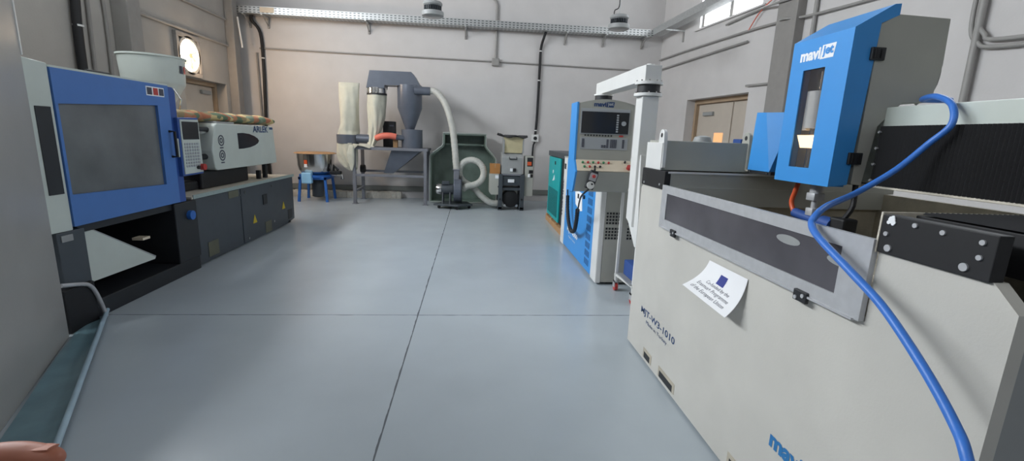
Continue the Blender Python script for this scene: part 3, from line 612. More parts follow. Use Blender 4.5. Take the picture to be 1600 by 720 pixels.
bag('hanging_cloth', [(-2.64, 10.36, 1.30, .05, .03, .1), (-2.66, 10.34, 1.1, .06, .04, .2), (-2.66, 10.36, .9, .05, .03, .2), (-2.67, 10.37, .75, .02, .015, .1)], n=14, seed=14)
MB().tube([(-2.15, 10.55, 1.47), (-2.0, 10.5, 1.52), (-1.85, 10.5, 1.53), (-1.71, 10.52, 1.51)], .068, 14, smooth=4).build('suction_hose', 'redhose', t, 45)
MB().cyl((-1.75, 10.53, 1.505), (-1.45, 10.62, 1.48), .06, n=16).build('hose_nozzle', 'gsteel', t, 40)
o = MB().box((-2.06, 10.85, 1.27), (-1.79, 11.05, 1.85), .01).build('control_box', 'black', t)
MB().box((-1.91, 10.845, 1.74), (-1.82, 10.85, 1.77)).build('name_plate', 'greyink', o)
MB().box((-1.80, 10.62, 1.27), (-1.70, 10.72, 1.45), .01).build('motor_box', 'wood', t)
# plank of crumbly insulation on the floor
n = 60; secs = []
rnd = random.Random(4)
for i in range(n+1):
    x = -4.5 + 2.75*i/n; j = rnd.uniform(-.012, .012)
    secs.append([V((x, 11.36+j, 0)), V((x, 11.52, 0)), V((x, 11.52, .15+j)), V((x, 11.45, .165+rnd.uniform(-.015, .015))), V((x, 11.37+j, .15+rnd.uniform(-.02, .015))), V((x, 11.35+j, .08))])
o = MB().loft(secs).build('insulation_plank', 'foam', smooth=30); tag(o, 'rough off white insulation plank on the floor behind the steel frame', 'plank')

# ================================================================== bottle shaped fibreglass shell
t = thing('sound_hood', (-.3, 11.1, 0), 'open bottle shaped greenish fibreglass hood leaning by the back wall behind the blower', 'hood')
prof = [(-1.0, .02), (-1.0, 1.10), (-.98, 1.14), (-.72, 1.34), (-.695, 1.39), (-.69, 1.64), (.31, 1.64), (.315, 1.38), (.33, 1.34), (.52, 1.12), (.555, 1.06), (.57, .02)]
prin = [(-.96, .05), (-.96, 1.08), (-.945, 1.11), (-.69, 1.31), (-.655, 1.38), (-.65, 1.60), (.27, 1.60), (.275, 1.37), (.295, 1.32), (.485, 1.10), (.515, 1.05), (.53, .05)]
vs = []; fs = []
k = len(prof)
fronts = [[V((x, 10.85, z)) for x, z in prof], [V((x, 11.42, z)) for x, z in prof], [V((x, 10.85, z)) for x, z in prin], [V((x*.98, 11.36, z)) for x, z in prin]]
for q in fronts: vs += q
for i in range(k):
    j = (i+1) % k
    fs += [(i, k+i, k+j, j), (2*k+i, 2*k+j, 3*k+j, 3*k+i), (i, j, 2*k+j, 2*k+i)]
fs += [tuple(range(k, 2*k)), tuple(range(3*k, 4*k))[::-1]]
o = MB().add(vs, fs).build('shell', 'shroud', t, 30)
MB().tube([V((x, 10.845, z)) for x, z in prof] + [V((prof[0][0], 10.845, prof[0][1]))], .016, 6).build('rim', 'rim', t)
MB().prism([(-.66, 1.40), (.28, 1.40), (.28, 1.36), (-.66, 1.36)], 1, 11.1, 11.37).build('inner_rib', 'shroud', t)

# ================================================================== blower with flexible hoses
t = thing('blower', (-.45, 10.15, 0), 'dark centrifugal blower with an electric motor on a flat wheeled base before the hood', 'blower')
MB().prism([(-.84, 9.98), (-.30, 9.78), (.02, 10.02), (-.12, 10.42), (-.6, 10.45)], 2, .07, .11, .006).build('base_plate', 'slate', t)
for x, y in ((-.72, 10.02), (-.32, 9.86), (-.06, 10.1), (-.5, 10.38)): MB().cyl((x, y-.02, .035), (x, y+.02, .035), .035, n=16).build('caster', 'black', t, 40)
sp = []
for i in range(28):
    a = math.pi*.5 + 2*math.pi*i/28*.94; r = .22 + .09*i/28; sp.append((10.15 - r*math.cos(a), .40 + r*math.sin(a)))
o = MB().prism(sp, 0, -.40, -.24, .008).build('scroll_casing', 'gsteel', t)
MB().lathe([(.31, 0), (.31, .012), (.25, .012)], (-.235, 10.15, .40), 30, axis=0).build('side_flange', 'slate', o)
MB().box((-.41, 10.06, .60), (-.29, 10.24, .86), .008).box((-.43, 10.04, .84), (-.27, 10.26, .865), .004).build('outlet_duct', 'fsteel', t)
o = MB().lathe([(.06, -.74), (.115, -.70), (.12, -.66), (.12, -.42), (.1, -.40)], (0, 10.12, .42), 28, axis=0).build('motor', 'slate', t, 40)
MB().lathe([(.05, -.80), (.10, -.785), (.118, -.75), (.118, -.66)], (0, 10.12, .42), 28, axis=0).build('motor_cap', 'steel', o, 45)
MB().box((-.66, 10.02, .53), (-.5, 10.14, .6), .01).build('terminal_box', 'slate', o)
for x in (-.64, -.48): MB().tube([(x, 10.03, .36), (x, 9.98, .1)], .018, 6).tube([(x, 10.21, .36), (x, 10.26, .1)], .018, 6).build('motor_foot', 'slate', o)
RB = [1, 1.06, 1.06, 1]
def hose(name, pts, r, m, label, k):
    o = MB().tube(pts, r, 16, smooth=k, ribs=RB).build(name, m, smooth=60); return tag(o, label, 'hose')
hose('flexible_hose', [(-.98, 10.52, 2.52), (-.86, 10.5, 2.52), (-.70, 10.42, 2.38), (-.56, 10.3, 2.12), (-.45, 10.24, 1.74), (-.40, 10.2, 1.35), (-.37, 10.16, 1.05), (-.35, 10.15, .85)], .068, 'hose', 'pale ribbed hose arching from the cyclone down to the blower', 14)
cc = (-.02, .80); pts = [(.62, 10.12, .12), (.45, 10.10, .12), (.2, 10.14, .22), (0, 10.22, .42), (-.16, 10.24, .58)]
pts = [(.62, 10.14, .13), (.42, 10.12, .14), (.22, 10.16, .27), (.02, 10.24, .46), (-.17, 10.27, .57)]
for i in range(0, 11):
    a = math.radians(205 - i*28); pts.append((cc[0]+.27*math.cos(a), 10.26 - i*.02, cc[1]+.27*math.sin(a)))
pts += [(-.12, 10.03, .50), (-.2, 10.06, .43)]
hose('flexible_hose', pts, .068, 'hose', 'ribbed grey hose making one loop between the blower and the granulator', 12)

# ================================================================== granulator
gx, gy = .86, 10.2
t = thing('granulator', (gx, gy, 0), 'grey plastic granulator with a covered feed hopper, between looped hose and back wall', 'granulator')
for x in (.62, 1.10):
    o = MB().box((x-.045, 9.92, 0), (x+.045, 10.02, .80), .006).box((x-.045, 10.42, 0), (x+.045, 10.5, .80), .006).box((x-.05, 9.92, .02), (x+.05, 10.5, .08), .006).build('frame_post', 'slate', t)
    MB().cyl((x-.005, 9.915, .25), (x-.005, 9.90, .25), .022, n=14).build('bolt', 'black', o)
mb = MB().box((.66, 9.96, .44), (1.06, 10.45, .50), .006).box((.66, 9.96, .55), (1.06, 10.45, .76), .006); mb.build('cutting_chamber', 'slate', t)
MB().box((.60, 9.93, .77), (1.13, 10.47, .80), .005).build('top_flange', 'fsteel', t)
MB().box((.78, 9.93, .62), (.92, 9.96, .69), .004).build('name_plate', 'whiteink', t)
o = MB().lathe([(.10, -.2), (.185, -.18), (.185, .2), (.10, .22)], (gx, 10.2, .24), 28, axis=1).build('motor_drum', 'black', t, 40)
for x in (.72, .99): MB().cyl((x, 9.95, .11), (x, 9.93, .11), .028, n=16).build('caster_knob', 'steel', t, 40)
o = MB().prism([(9.94, .80), (10.44, .80), (10.44, 1.26), (10.04, 1.26), (9.97, 1.16)], 0, .635, 1.09, .008).build('upper_body', 'grey', t)
MB().tube([(.80, 9.985, 1.165), (.80, 9.94, 1.13), (.96, 9.94, 1.13), (.96, 9.985, 1.165)], .012, 8).build('handle', 'dark', o)
MB().box((.82, 9.925, .86), (.88, 9.945, .93), .004).build('switch_plate', 'whiteink', o)
MB().box((.885, 9.92, .86), (.95, 9.945, .93), .004).build('switch', 'black', o)
MB().loft([[V((x, y, 1.26)) for x, y in ((.69, 10.0), (1.07, 10.0), (1.07, 10.36), (.69, 10.36))], [V((x, y, 1.60)) for x, y in ((.66, 9.94), (1.10, 9.94), (1.10, 10.40), (.66, 10.40))]]).build('feed_hopper', 'ply', t)
MB().box((.655, 9.95, 1.26), (.685, 10.3, 1.6)).build('hopper_side', 'grey', t); MB().box((1.075, 9.95, 1.26), (1.105, 10.3, 1.6)).build('hopper_side', 'grey', t)
nx, ny = 16, 8; vs = []; fs = []
for i in range(nx+1):
    for j in range(ny+1):
        x = .54 + .63*i/nx; y = 9.86 + .58*j/ny; vs.append(V((x, y, 1.615 + .02*math.sin(i*.8+j*.5) + (.035*(1-i/3) if i < 3 else 0) - (.02*(1-j) if j < 1 else 0))))
m_ = len(vs); vs += [v + V((0, 0, .012)) for v in vs]
for i in range(nx):
    for j in range(ny): a_ = i*(ny+1)+j; fs += [(a_, a_+1, a_+ny+2, a_+ny+1), (m_+a_, m_+a_+ny+1, m_+a_+ny+2, m_+a_+1)]
for i in range(nx):
    for j in (0, ny): a_ = i*(ny+1)+j; fs.append((a_, a_+ny+1, m_+a_+ny+1, m_+a_))
for j in range(ny):
    for i in (0, nx): a_ = i*(ny+1)+j; fs.append((a_, a_+1, m_+a_+1, m_+a_))
MB().add(vs, fs).build('hopper_cover', 'black', t, 60)
o = MB().prism([(.37, .40), (.42, .34), (.60, .34), (.60, .80), (.37, .80)], 1, 9.95, 10.35, .008).build('side_box', 'mgrey', t)
MB().box((.50, 9.945, .70), (.585, 9.952, .77), .002).build('label_sticker', 'whiteink', o)
MB().cyl((.585, 9.955, .52), (.585, 9.935, .52), .025, n=14).build('knob', 'black', o)
o = MB().box((1.15, 9.98, .32), (1.34, 10.3, 1.20), .008).build('switch_cabinet', 'mgrey', t)
MB().box((1.195, 9.975, .98), (1.32, 9.982, 1.17)).build('terminal_window', 'dark', o)
MB().box((1.20, 9.965, 1.0), (1.29, 9.976, 1.08), .003).build('terminal_block', 'orange', o)
MB().box((1.24, 9.965, .83), (1.33, 9.985, .90), .004).build('switch', 'black', o)
MB().box((1.22, 9.97, .74), (1.27, 9.985, .81), .004).build('switch_plate', 'whiteink', o)
MB().box((1.28, 9.965, .74), (1.33, 9.985, .81), .004).build('switch', 'black', o)
o = MB().box((.385, 9.98, .80), (.605, 10.25, 1.01), .004).build('cardboard_box', 'carton'); tag(o, 'small brown cardboard box on the side box of the granulator', 'box')
MB().box((.385, 10.10, 1.01), (.605, 10.13, 1.012)).box((.48, 9.978, .93), (.51, 9.98, 1.01)).build('tape', 'wood', o)

# ================================================================== teal compressor, pump cabinet, pendant, trolley
def logo(parent, org, xd, yd, w_, h_, ink, ink2, nrm):
    org, xd, yd, nrm = V(org), V(xd), V(yd), V(nrm)
    lettering('lettering', 'mavi', org + yd*h_*.06, xd, yd, w_*.60, h_*.86, ink, parent, bold=.045)
    a = org + xd*w_*.60; n = nrm*.001
    MB().add([a, a+xd*w_*.37, a+xd*w_*.41+yd*h_, a+xd*w_*.04+yd*h_], [(0, 1, 2, 3)]).build('logo_badge', ink, parent)
    lettering('lettering', 'jet', a + xd*w_*.06 + yd*h_*.08 + n, xd, yd, w_*.30, h_*.84, ink2, parent, bold=.04)
NX, PX = (0, -1, 0), (0, 1, 0); UP = (0, 0, 1)

t = thing('air_compressor', (1.95, 8.2, 0), 'teal cabinet compressor with a black top standing on a wooden pallet behind the blue cabinet', 'compressor')
MB().box((1.53, 7.48, .13), (2.4, 8.9, 1.27), .01).build('body', 'dark', t)
o = MB().box((1.50, 7.74, .15), (1.53, 8.88, 1.265), .006).build('side_panel', 'teal', t)
mb = MB()
for i in range(24): mb.box((1.494, 7.84, .22+i*.02), (1.50, 8.78, .232+i*.02))
mb.build('grille', 'teal_d', o)
MB().prism([(8.42, .83), (8.22, .86), (8.25, .95), (8.30, .90)], 0, 1.494, 1.50).build('emblem', 'whiteink', o)
MB().cyl((1.5, 8.38, 1.0), (1.494, 8.38, 1.0), .035, n=14).build('emblem', 'whiteink', o)
MB().box((1.49, 8.16, 1.14), (1.5, 8.24, 1.2), .003).build('lock', 'dark', o)
MB().box((1.50, 7.05, 1.275), (2.4, 9.0, 1.37), .008).build('top_slab', 'slate', t)
MB().box((1.6, 7.2, 1.0), (2.4, 7.48, 1.275), .01).build('control_box', 'dark', t)
o = thing('wooden_pallet', (1.95, 8.2, 0), 'low wooden pallet under the teal compressor', 'pallet')
for y in (7.42, 7.9, 8.4, 8.92): MB().box((1.5, y-.05, .1), (2.42, y+.05, .125), .003).build('top_board', 'wood', o)
for x in (1.54, 1.95, 2.36): MB().box((x-.045, 7.36, .0), (x+.045, 8.97, .1), .003).build('runner', 'wood', o)

t = thing('pump_cabinet', (1.9, 5.8, 0), 'blue sided high pressure pump cabinet with white corner posts behind the control console', 'cabinet')
PXF = 1.40
MB().box((PXF+.02, 4.82, .03), (2.5, 6.86, 1.32), .006).build('body', 'mgrey', t)
o = MB().box((PXF, 5.02, .04), (PXF+.02, 6.66, 1.32), .003).build('side_panel', 'cyan', t)
for k in range(9):
    z = .12 + k*.105
    for j in range(4): MB().prism([(5.14+j*.055, z-.01), (5.165+j*.055, z-.01), (5.165+j*.055, z+.065), (5.14+j*.055, z+.065)], 0, PXF-.002, PXF).build('vent_slot', 'inktext', o)
lettering('lettering', 'MJT-4000', (PXF-.002, 6.42, .27), NX, UP, .66, .085, 'whiteink', o, bold=.03)
lettering('lettering', 'Made in Turkey', (PXF-.002, 6.3, .21), NX, UP, .42, .035, 'whiteink', o)
MB().prism([(6.05, .94), (5.66, .93), (5.60, .71), (5.72, .69), (5.98, .75)], 0, PXF-.004, PXF).build('paper_tag', 'paper', o)
MB().box((PXF-.006, 5.80, .84), (PXF-.004, 5.88, .90)).build('tag_print', 'dark', o)
for y, z in ((6.26, 1.06), (6.1, 1.06), (6.3, .9), (5.52, .9)): MB().cyl((PXF, y, z), (PXF-.02, y, z), .025, n=12).build('socket', 'dark', o)
for y0, y1 in ((4.79, 5.02), (6.66, 6.88)):
    q = MB().box((PXF-.005, y0, .02), (PXF+.06, y1, 1.335), .012).build('corner_post', 'white', t)
MB().box((PXF-.012, 6.72, 1.16), (PXF-.005, 6.82, 1.24), .003).build('latch', 'dark', q)
lettering('lettering', 'INTENSIFIER' if False else 'mavijet', (PXF-.007, 6.80, .45), UP, (0, 1, 0), .55, .09, 'greyink', q, bold=.03)
mb = MB()
o = MB().box((PXF+.06, 4.795, .03), (2.45, 4.82, 1.32), .003).build('end_panel', 'mgrey', t)
for x0 in (1.475, 1.72):
    for z0 in (.53, .70):
        mb = MB()
        for i in range(5):
            for j in range(4): mb.box((x0+i*.034, 4.791, z0+j*.036), (x0+i*.034+.021, 4.796, z0+j*.036+.022))
        mb.build('vent_holes', 'dark', o)
MB().box((PXF-.01, 4.79, 1.33), (2.5, 6.88, 1.345), .003).build('lid', 'mgrey', t)
for x in (1.5, 2.4):
    for y in (4.9, 6.75): MB().cyl((x, y, 0), (x, y, .035), .04, n=14).build('foot', 'black', t)

# control pendant: post, swing arm, console
t = thing('control_pendant', (1.335, 3.53, .95), 'grey control console with dark screen hanging from a white swing arm on a square post', 'control console')
MB().prism([(3.46, .93), (3.60, .98), (3.60, 1.94), (3.46, 1.94)], 0, 1.27, 1.40, .006).build('post', 'white', t)
MB().prism([(3.37, .78), (3.41, .78), (3.60, .95), (3.60, 1.05), (3.46, 1.22), (3.46, 1.5), (3.44, 1.5), (3.37, 1.0)], 0, 1.29, 1.39, .004).build('mounting_bracket', 'white', t)
pc = (1.335, 3.53)
MB().lathe([(.085, 1.965), (.085, 2.025)], (*pc, 0), 32).build('slewing_ring', 'dark', t, 40)
for z in (1.942, 2.027):
    o = MB().lathe([(.105, z), (.105, z+.022)], (*pc, 0), 32).build('ring_flange', 'white', t, 40)
    for k in range(10): a = 2*math.pi*k/10; MB().cyl((pc[0]+.093*math.cos(a), pc[1]+.093*math.sin(a), z+.02), (pc[0]+.093*math.cos(a), pc[1]+.093*math.sin(a), z+.032), .007, n=8).build('bolt', 'steel', o)
aL = [(1.275, 3.46), (1.40, 3.46), (1.40, 3.62), (1.37, 4.76), (1.25, 4.76), (1.265, 3.62)]
MB().prism(aL, 2, 2.05, 2.165, .004).build('swing_arm', 'white', t)
MB().cyl((1.335, 3.53, 2.165), (1.335, 3.53, 2.18), .03).build('arm_cap', 'white', t, 40)
MB().lathe([(.095, 2.035), (.095, 2.05)], (1.30, 4.64, 0), 30).build('arm_flange', 'white', t, 40)
MB().lathe([(.085, 1.97), (.085, 2.035)], (1.30, 4.64, 0), 30).build('hanger_neck', 'dark', t, 40)
prof = [(4.70, 1.09), (4.47, 1.09), (4.45, 1.10), (4.36, 1.295), (4.45, 1.40), (4.45, 1.965), (4.70, 1.965)]
X0, X1 = 1.012, 1.565
arch = [(X0, 1.41), (X1, 1.41), (X1, 1.945)] + [(X1-(X1-X0)*i/10, 1.945+.045*math.sin(math.pi*i/10)) for i in range(1, 10)] + [(X0, 1.945)]
o = MB().prism(arch, 1, 4.45, 4.70, .004).build('console_housing', 'mgrey', t)
MB().prism([(4.70, 1.09), (4.47, 1.09), (4.45, 1.10), (4.36, 1.295), (4.365, 1.305), (4.45, 1.412), (4.70, 1.412)], 0, X0, X1).build('console_base', 'mgrey', t)
MB().prism([(4.71, 1.085), (4.465, 1.085), (4.44, 1.10), (4.352, 1.295), (4.445, 1.405), (4.445, 1.955), (4.71, 1.955)], 0, X0-.018, X0).build('side_plate', 'cyan', t)
bz = MB().box((1.035, 4.444, 1.655), (1.525, 4.45, 1.90), .003).build('screen_bezel', 'keypad', t)
MB().box((1.045, 4.438, 1.665), (1.42, 4.444, 1.87), .002).build('screen', 'screen', bz)
MB().box((1.42, 4.438, 1.665), (1.515, 4.444, 1.87), .002).build('side_panel', 'dark', bz)
MB().cyl((1.462, 4.438, 1.765), (1.462, 4.425, 1.765), .022).build('knob', 'keypad', bz, 40)
mb = MB()
for i in range(8): mb.box((1.39, 4.434, 1.68+i*.022), (1.41, 4.438, 1.695+i*.022))
mb.build('soft_keys', 'keypad', bz)
mb = MB()
for i in range(10): mb.cyl((1.09+i*.029, 4.45, 1.645), (1.09+i*.029, 4.443, 1.645), .008, n=10)
mb.build('soft_keys', 'dark', t)
MB().box((1.43, 4.444, 1.637), (1.47, 4.45, 1.653)).build('indicator', 'red', t)
kp = MB().box((1.045, 4.445, 1.51), (1.52, 4.45, 1.625), .002).build('keyboard_plate', 'keypad', t)
for x0, nk, px_, kw in ((1.06, 1, .026, .025), (1.255, 3, .026, .02), (1.345, 4, .017, .012), (1.465, 1, .02, .02)):
    mb = MB()
    for i in range(6):
        for j in range(nk):
            if nk != 3 or i < 2 or j == 2: mb.box((x0+j*px_, 4.441, 1.53+i*.014), (x0+j*px_+kw, 4.445, 1.54+i*.014))
    mb.build('keys', 'greyink', kp)
logo(t, (1.16, 4.449, 1.915), (1, 0, 0), UP, .20, .05, 'inktext', 'keypad', (0, -1, 0))
lettering('lettering', 'CNC', (1.06, 4.4435, 1.882), (1, 0, 0), UP, .05, .011, 'greyink', bz) if False else None
def sh(x, q, h): return V((x, 4.36 + .085*q - .007*h - .003, 1.30 + .105*q + .008*h))
pl = MB().loft([[sh(x, 0.02, 0), sh(x, .98, 0), sh(x, .98, .5), sh(x, .02, .5)] for x in (X0+.002, X1-.002)]).build('button_shelf', 'beige', t)
cols = ['green', 'red', 'green', 'red', 'green', 'red']
for r_, q in enumerate((.72, .35)):
    for i in range(6 if r_ == 0 else 4):
        x = 1.075 + i*.052 + r_*.012; cen = sh(x, q, .5); nn = (sh(x, q, 1.5) - cen).normalized()
        MB().cyl(cen, cen+nn*.014, .011, n=14).build('push_button', cols[i] if r_ == 0 else ['green', 'red', 'dark', 'dark'][i], pl, 40)
cen = sh(1.53, .3, .5); nn = (sh(1, 0, 1) - sh(1, 0, 0)).normalized()
MB().cyl(cen, cen+nn*.03, .024).build('stop_button', 'red', pl, 40)
cen = sh(1.50, .8, .5); MB().cyl(cen, cen+nn*.02, .01, n=10).build('key_switch', 'dark', pl)
# hand control on its cable
t = thing('hand_control', (1.15, 4.42, 1.2), 'small grey hand control with red button and round dial hooked on the console front', 'hand control')
ax = V((.035, 0, .12)).normalized(); sd = V((ax.z, 0, -ax.x)); c0 = V((1.15, 4.40, 1.215))
def hq(a, b): q = c0 + sd*a + ax*b; return (q.x, q.z)
MB().prism([hq(-.042, -.085), hq(.042, -.085), hq(.045, .06), hq(.035, .10), hq(-.035, .10), hq(-.045, .06)], 1, 4.30, 4.345, .006).build('body', 'dark', t)
MB().prism([hq(-.034, .0), hq(.034, .0), hq(.036, .06), hq(.03, .075), hq(-.03, .075), hq(-.036, .06)], 1, 4.295, 4.30).build('face_plate', 'keypad', t)
q = hq(0, .045); MB().cyl((q[0], 4.297, q[1]), (q[0], 4.275, q[1]), .016).build('stop_button', 'red', t, 40)
q = hq(0, -.045); o = MB().cyl((q[0], 4.30, q[1]), (q[0], 4.285, q[1]), .036, n=28).build('dial', 'white', t, 40); MB().cyl((q[0]+.01, 4.285, q[1]+.012), (q[0]+.01, 4.27, q[1]+.012), .009, n=10).build('dial_knob', 'dark', o, 40)
q = hq(0, .10); MB().box((q[0]-.006, 4.31, q[1]-.005), (q[0]+.006, 4.345, 1.335), .002).box((q[0]-.006, 4.345, 1.0), (q[0]-.005, 4.346, 1.001)).build('hook', 'dark', t)
MB().tube([(1.13, 4.32, 1.13), (1.10, 4.36, 1.09), (1.12, 4.6, 1.0), (1.22, 5.1, .78)], .009, 8, smooth=5).tube([(1.36, 6.25, 1.0), (1.335, 6.24, .92), (1.33, 6.2, .83)], .009, 8, smooth=4).box((1.36, 6.24, .99), (1.40, 6.27, 1.02)).build('thin_lead', 'black', t, 50)
MB().tube([(1.22, 5.1, .80), (1.26, 5.3, .62), (1.29, 5.5, .48), (1.31, 5.75, .42), (1.325, 6.0, .48), (1.33, 6.15, .64), (1.33, 6.2, .83)], .026, 12, smooth=12, ribs=[1, .86]).build('coiled_lead', 'black', t, 60)

# white trolley
t = thing('wheeled_rack', (1.8, 4.5, 0), 'white tubular rack on castors standing between the pump cabinet and the big tank', 'rack')
for x, y in ((1.58, 4.62), (1.62, 4.2), (2.2, 4.62), (2.2, 4.2)):
    MB().box((x-.014, y-.014, .10), (x+.014, y+.014, 1.12), .003).build('upright', 'white', t)
    o = MB().cyl((x-.015, y, .045), (x+.015, y, .045), .045, n=20).build('castor', 'red', t, 40)
    MB().box((x-.022, y-.03, .04), (x-.016, y+.03, .11)).box((x+.016, y-.03, .04), (x+.022, y+.03, .11)).box((x-.022, y-.03, .095), (x+.022, y+.03, .11)).build('castor_fork', 'alu', o)
for z in (.16, 1.10): MB().box((1.56, 4.61, z), (2.22, 4.63, z+.03), .003).box((1.6, 4.19, z), (2.22, 4.21, z+.03), .003).tube([(1.58, 4.62, z+.015), (1.62, 4.2, z+.015)], .016, 4).tube([(2.2, 4.62, z+.015), (2.2, 4.2, z+.015)], .016, 4).build('rail', 'white', t)
MB().box((1.58, 4.2, .19), (2.2, 4.62, .2)).build('shelf', 'grey', t)
o = MB().box((1.64, 4.24, .20), (2.1, 4.58, .36), .01).build('storage_crate', 'dblue'); tag(o, 'dark blue crate on the lower shelf of the white rack', 'crate')

# ================================================================== water jet cutting machine on the right
XF = 1.288
t = thing('waterjet_cutter', (2.1, 2.1, 0), 'large off white water jet cutting tank with blue cutting head and black bellows', 'machine')
front = MB().prism([(3.36, .02), (.90, .02), (.90, 1.23), (.965, 1.29), (1.29, 1.29), (1.29, 1.05), (2.93, 1.05), (2.93, 1.30), (3.32, 1.30), (3.36, 1.26)], 0, XF, XF+.04).build('front_panel', 'tank', t)
for y0, y1 in ((2.865, 3.02), (2.49, 2.74), (1.63, 1.88)):
    MB().box((XF-.002, y0, .045), (XF+.001, y1, .115)).build('fork_pocket', 'inner', front)
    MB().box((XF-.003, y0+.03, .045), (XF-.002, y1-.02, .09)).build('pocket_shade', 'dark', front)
lettering('lettering', 'MJT-W3-1010', (XF-.0015, 3.13, .335), NX, UP, .575, .062, 'inktext', front, bold=.015)
lettering('lettering', 'Made in Turkey', (XF-.0015, 3.02, .29), NX, UP, .36, .034, 'inktext', front)
logo(front, (XF-.0015, 1.617, .343), NX, UP, .33, .085, 'blueink', 'tank', (-1, 0, 0))
MB().box((XF+.04, .902, .02), (3.0, .94, 1.23)).build('end_panel', 'grey', t)
MB().box((XF+.04, 3.32, .02), (3.0, 3.36, 1.29)).box((2.96, .94, .02), (3.0, 3.32, 1.29)).build('tank_wall', 'tank', t)
MB().box((XF+.04, 2.96, .72), (2.9, 2.985, 1.30)).box((2.87, 1.25, .72), (2.9, 2.96, 1.30)).box((XF+.04, 1.22, .72), (2.9, 1.25, 1.29)).build('inner_wall', 'inner', t)
MB().box((XF+.04, 1.25, .70), (2.87, 2.96, .78)).build('tank_bed', 'sludge', t)
for k in range(14): MB().box((1.40+k*.105, 1.25, .78), (1.406+k*.105, 2.96, .98)).build('slat', 'inner', t)
# rails and their covers
far = MB().box((XF+.01, 2.935, 1.30), (2.95, 3.33, 1.405), .003).build('far_rail', 'mgrey', t)
MB().box((XF+.01, 2.93, 1.400), (2.95, 2.945, 1.412)).build('edge_strip', 'white', far)
MB().box((XF+.06, 2.925, 1.19), (2.9, 2.96, 1.31)).build('splash_strip', 'mgrey', far)
def end_cap(name, y0, y1, z0, z1, bolts):
    o = MB().box((XF-.012, y0, z0), (XF+.03, y1, z1), .003).build(name, 'black', t)
    for y, z, r in bolts: MB().cyl((XF-.012, y, z), (XF-.017, y, z), r, n=14).build('bolt', 'alu', o)
    return o
end_cap('rail_cap', 2.932, 3.335, 1.29, 1.413, [(3.28, 1.31, .008), (3.0, 1.32, .008)])
o = end_cap('rail_cap', .968, 1.288, 1.288, 1.408, [(1.265, 1.35, .007), (1.25, 1.308, .011), (1.18, 1.392, .007), (1.10, 1.388, .007), (1.0, 1.384, .007), (1.0, 1.345, .007), (1.03, 1.312, .011)])
MB().box((XF-.014, 1.288, 1.286), (XF+.9, 1.294, 1.414)).build('rim', 'rust', o)
mb = MB(); n = 90
for i in range(n):
    x = XF+.1 + i*.018; mb.add([(x, .985, 1.411), (x+.009, .985, 1.418), (x+.018, .985, 1.411), (x, 1.27, 1.411), (x+.009, 1.27, 1.418), (x+.018, 1.27, 1.411)], [(0, 1, 4, 3), (1, 2, 5, 4), (0, 3, 5, 2), (0, 2, 1), (3, 4, 5)])
mb.build('rail_bellows', 'black', t)
mb = MB()
for k in range(16): a = random.uniform(0, 6.28); r = random.uniform(0, .016); mb.lathe([(.0, -.0165), (.006, -.016), (.006, -.013)], (XF, 1.255+r*math.cos(a), 1.392+r*.7*math.sin(a)), 8, axis=0, cap=False)
mb.build('paint_splash', 'whiteink', o)
MB().box((XF+.1, .965, 1.29), (2.95, 1.29, 1.406), .003).build('near_rail', 'black', t)
# inspection window
wd = MB(); y0, y1, z0, z1 = 1.292, 2.925, 1.05, 1.325
for a, b in (((y0, z0), (y1, z0+.055)), ((y0, z1-.05), (y1, z1)), ((y0, z0+.055), (y0+.115, z1-.05)), ((y1-.08, z0+.055), (y1, z1-.05))): wd.box((XF-.022, a[0], a[1]), (XF-.002, b[0], b[1]))
wd.box((XF-.03, y0+.02, z0-.004), (XF-.0, y1-.02, z0+.004))
wd = wd.build('inspection_window', 'alu', t)
MB().box((XF-.016, y0+.1, z0+.045), (XF-.008, y1-.07, z1-.04)).build('window_pane', 'tint', wd)
for y, z in ((1.68, 1.235), (1.40, 1.22)): 
    MB().prism([(y+.07*math.cos(a*.3142), z+.018*math.sin(a*.3142)) for a in range(20)], 0, XF-.018, XF-.016).build('smear', 'grey', wd)
for y in (2.69, 1.55):
    MB().box((XF-.034, y-.035, 1.022), (XF-.018, y+.035, 1.066), .004).build('hinge', 'dark', wd)
    MB().cyl((XF-.034, y-.018, 1.05), (XF-.038, y-.018, 1.05), .008, n=10).cyl((XF-.034, y+.018, 1.035), (XF-.038, y+.018, 1.035), .008, n=10).build('hinge_screw', 'alu', wd)
# far carriage
o = MB().box((1.30, 3.06, 1.414), (2.06, 3.31, 1.615), .004).build('gantry_carriage', 'mgrey', t)
def lug(x, m_):
    pts = [(3.04, 1.43), (3.135, 1.43), (3.135, 1.615)] + [(3.09+.038*math.cos(a), 1.66+.03*math.sin(a)) for a in [math.pi*i/8 for i in range(9)]] + [(3.045, 1.615)]
    q = MB().prism(pts, 0, x-.02, x+.004, .003).build('lifting_lug', m_, t)
    MB().cyl((x-.021, 3.09, 1.65), (x+.005, 3.09, 1.65), .016, n=16).build('lug_hole', 'dark', q)
lug(1.315, 'white'); lug(1.925, 'mgrey')
MB().box((1.288, 3.05, 1.414), (1.30, 3.325, 1.60), .003).build('carriage_end', 'white', t)
MB().lathe([(.06, 1.58), (.065, 1.62), (.055, 1.65), (.02, 1.66)], (1.67, 3.25, 0), 24).build('motor_cap', 'grey', t, 40)
MB().box((1.92, 3.18, 1.61), (2.05, 3.28, 1.645), .006).build('valve_block', 'dblue', t)
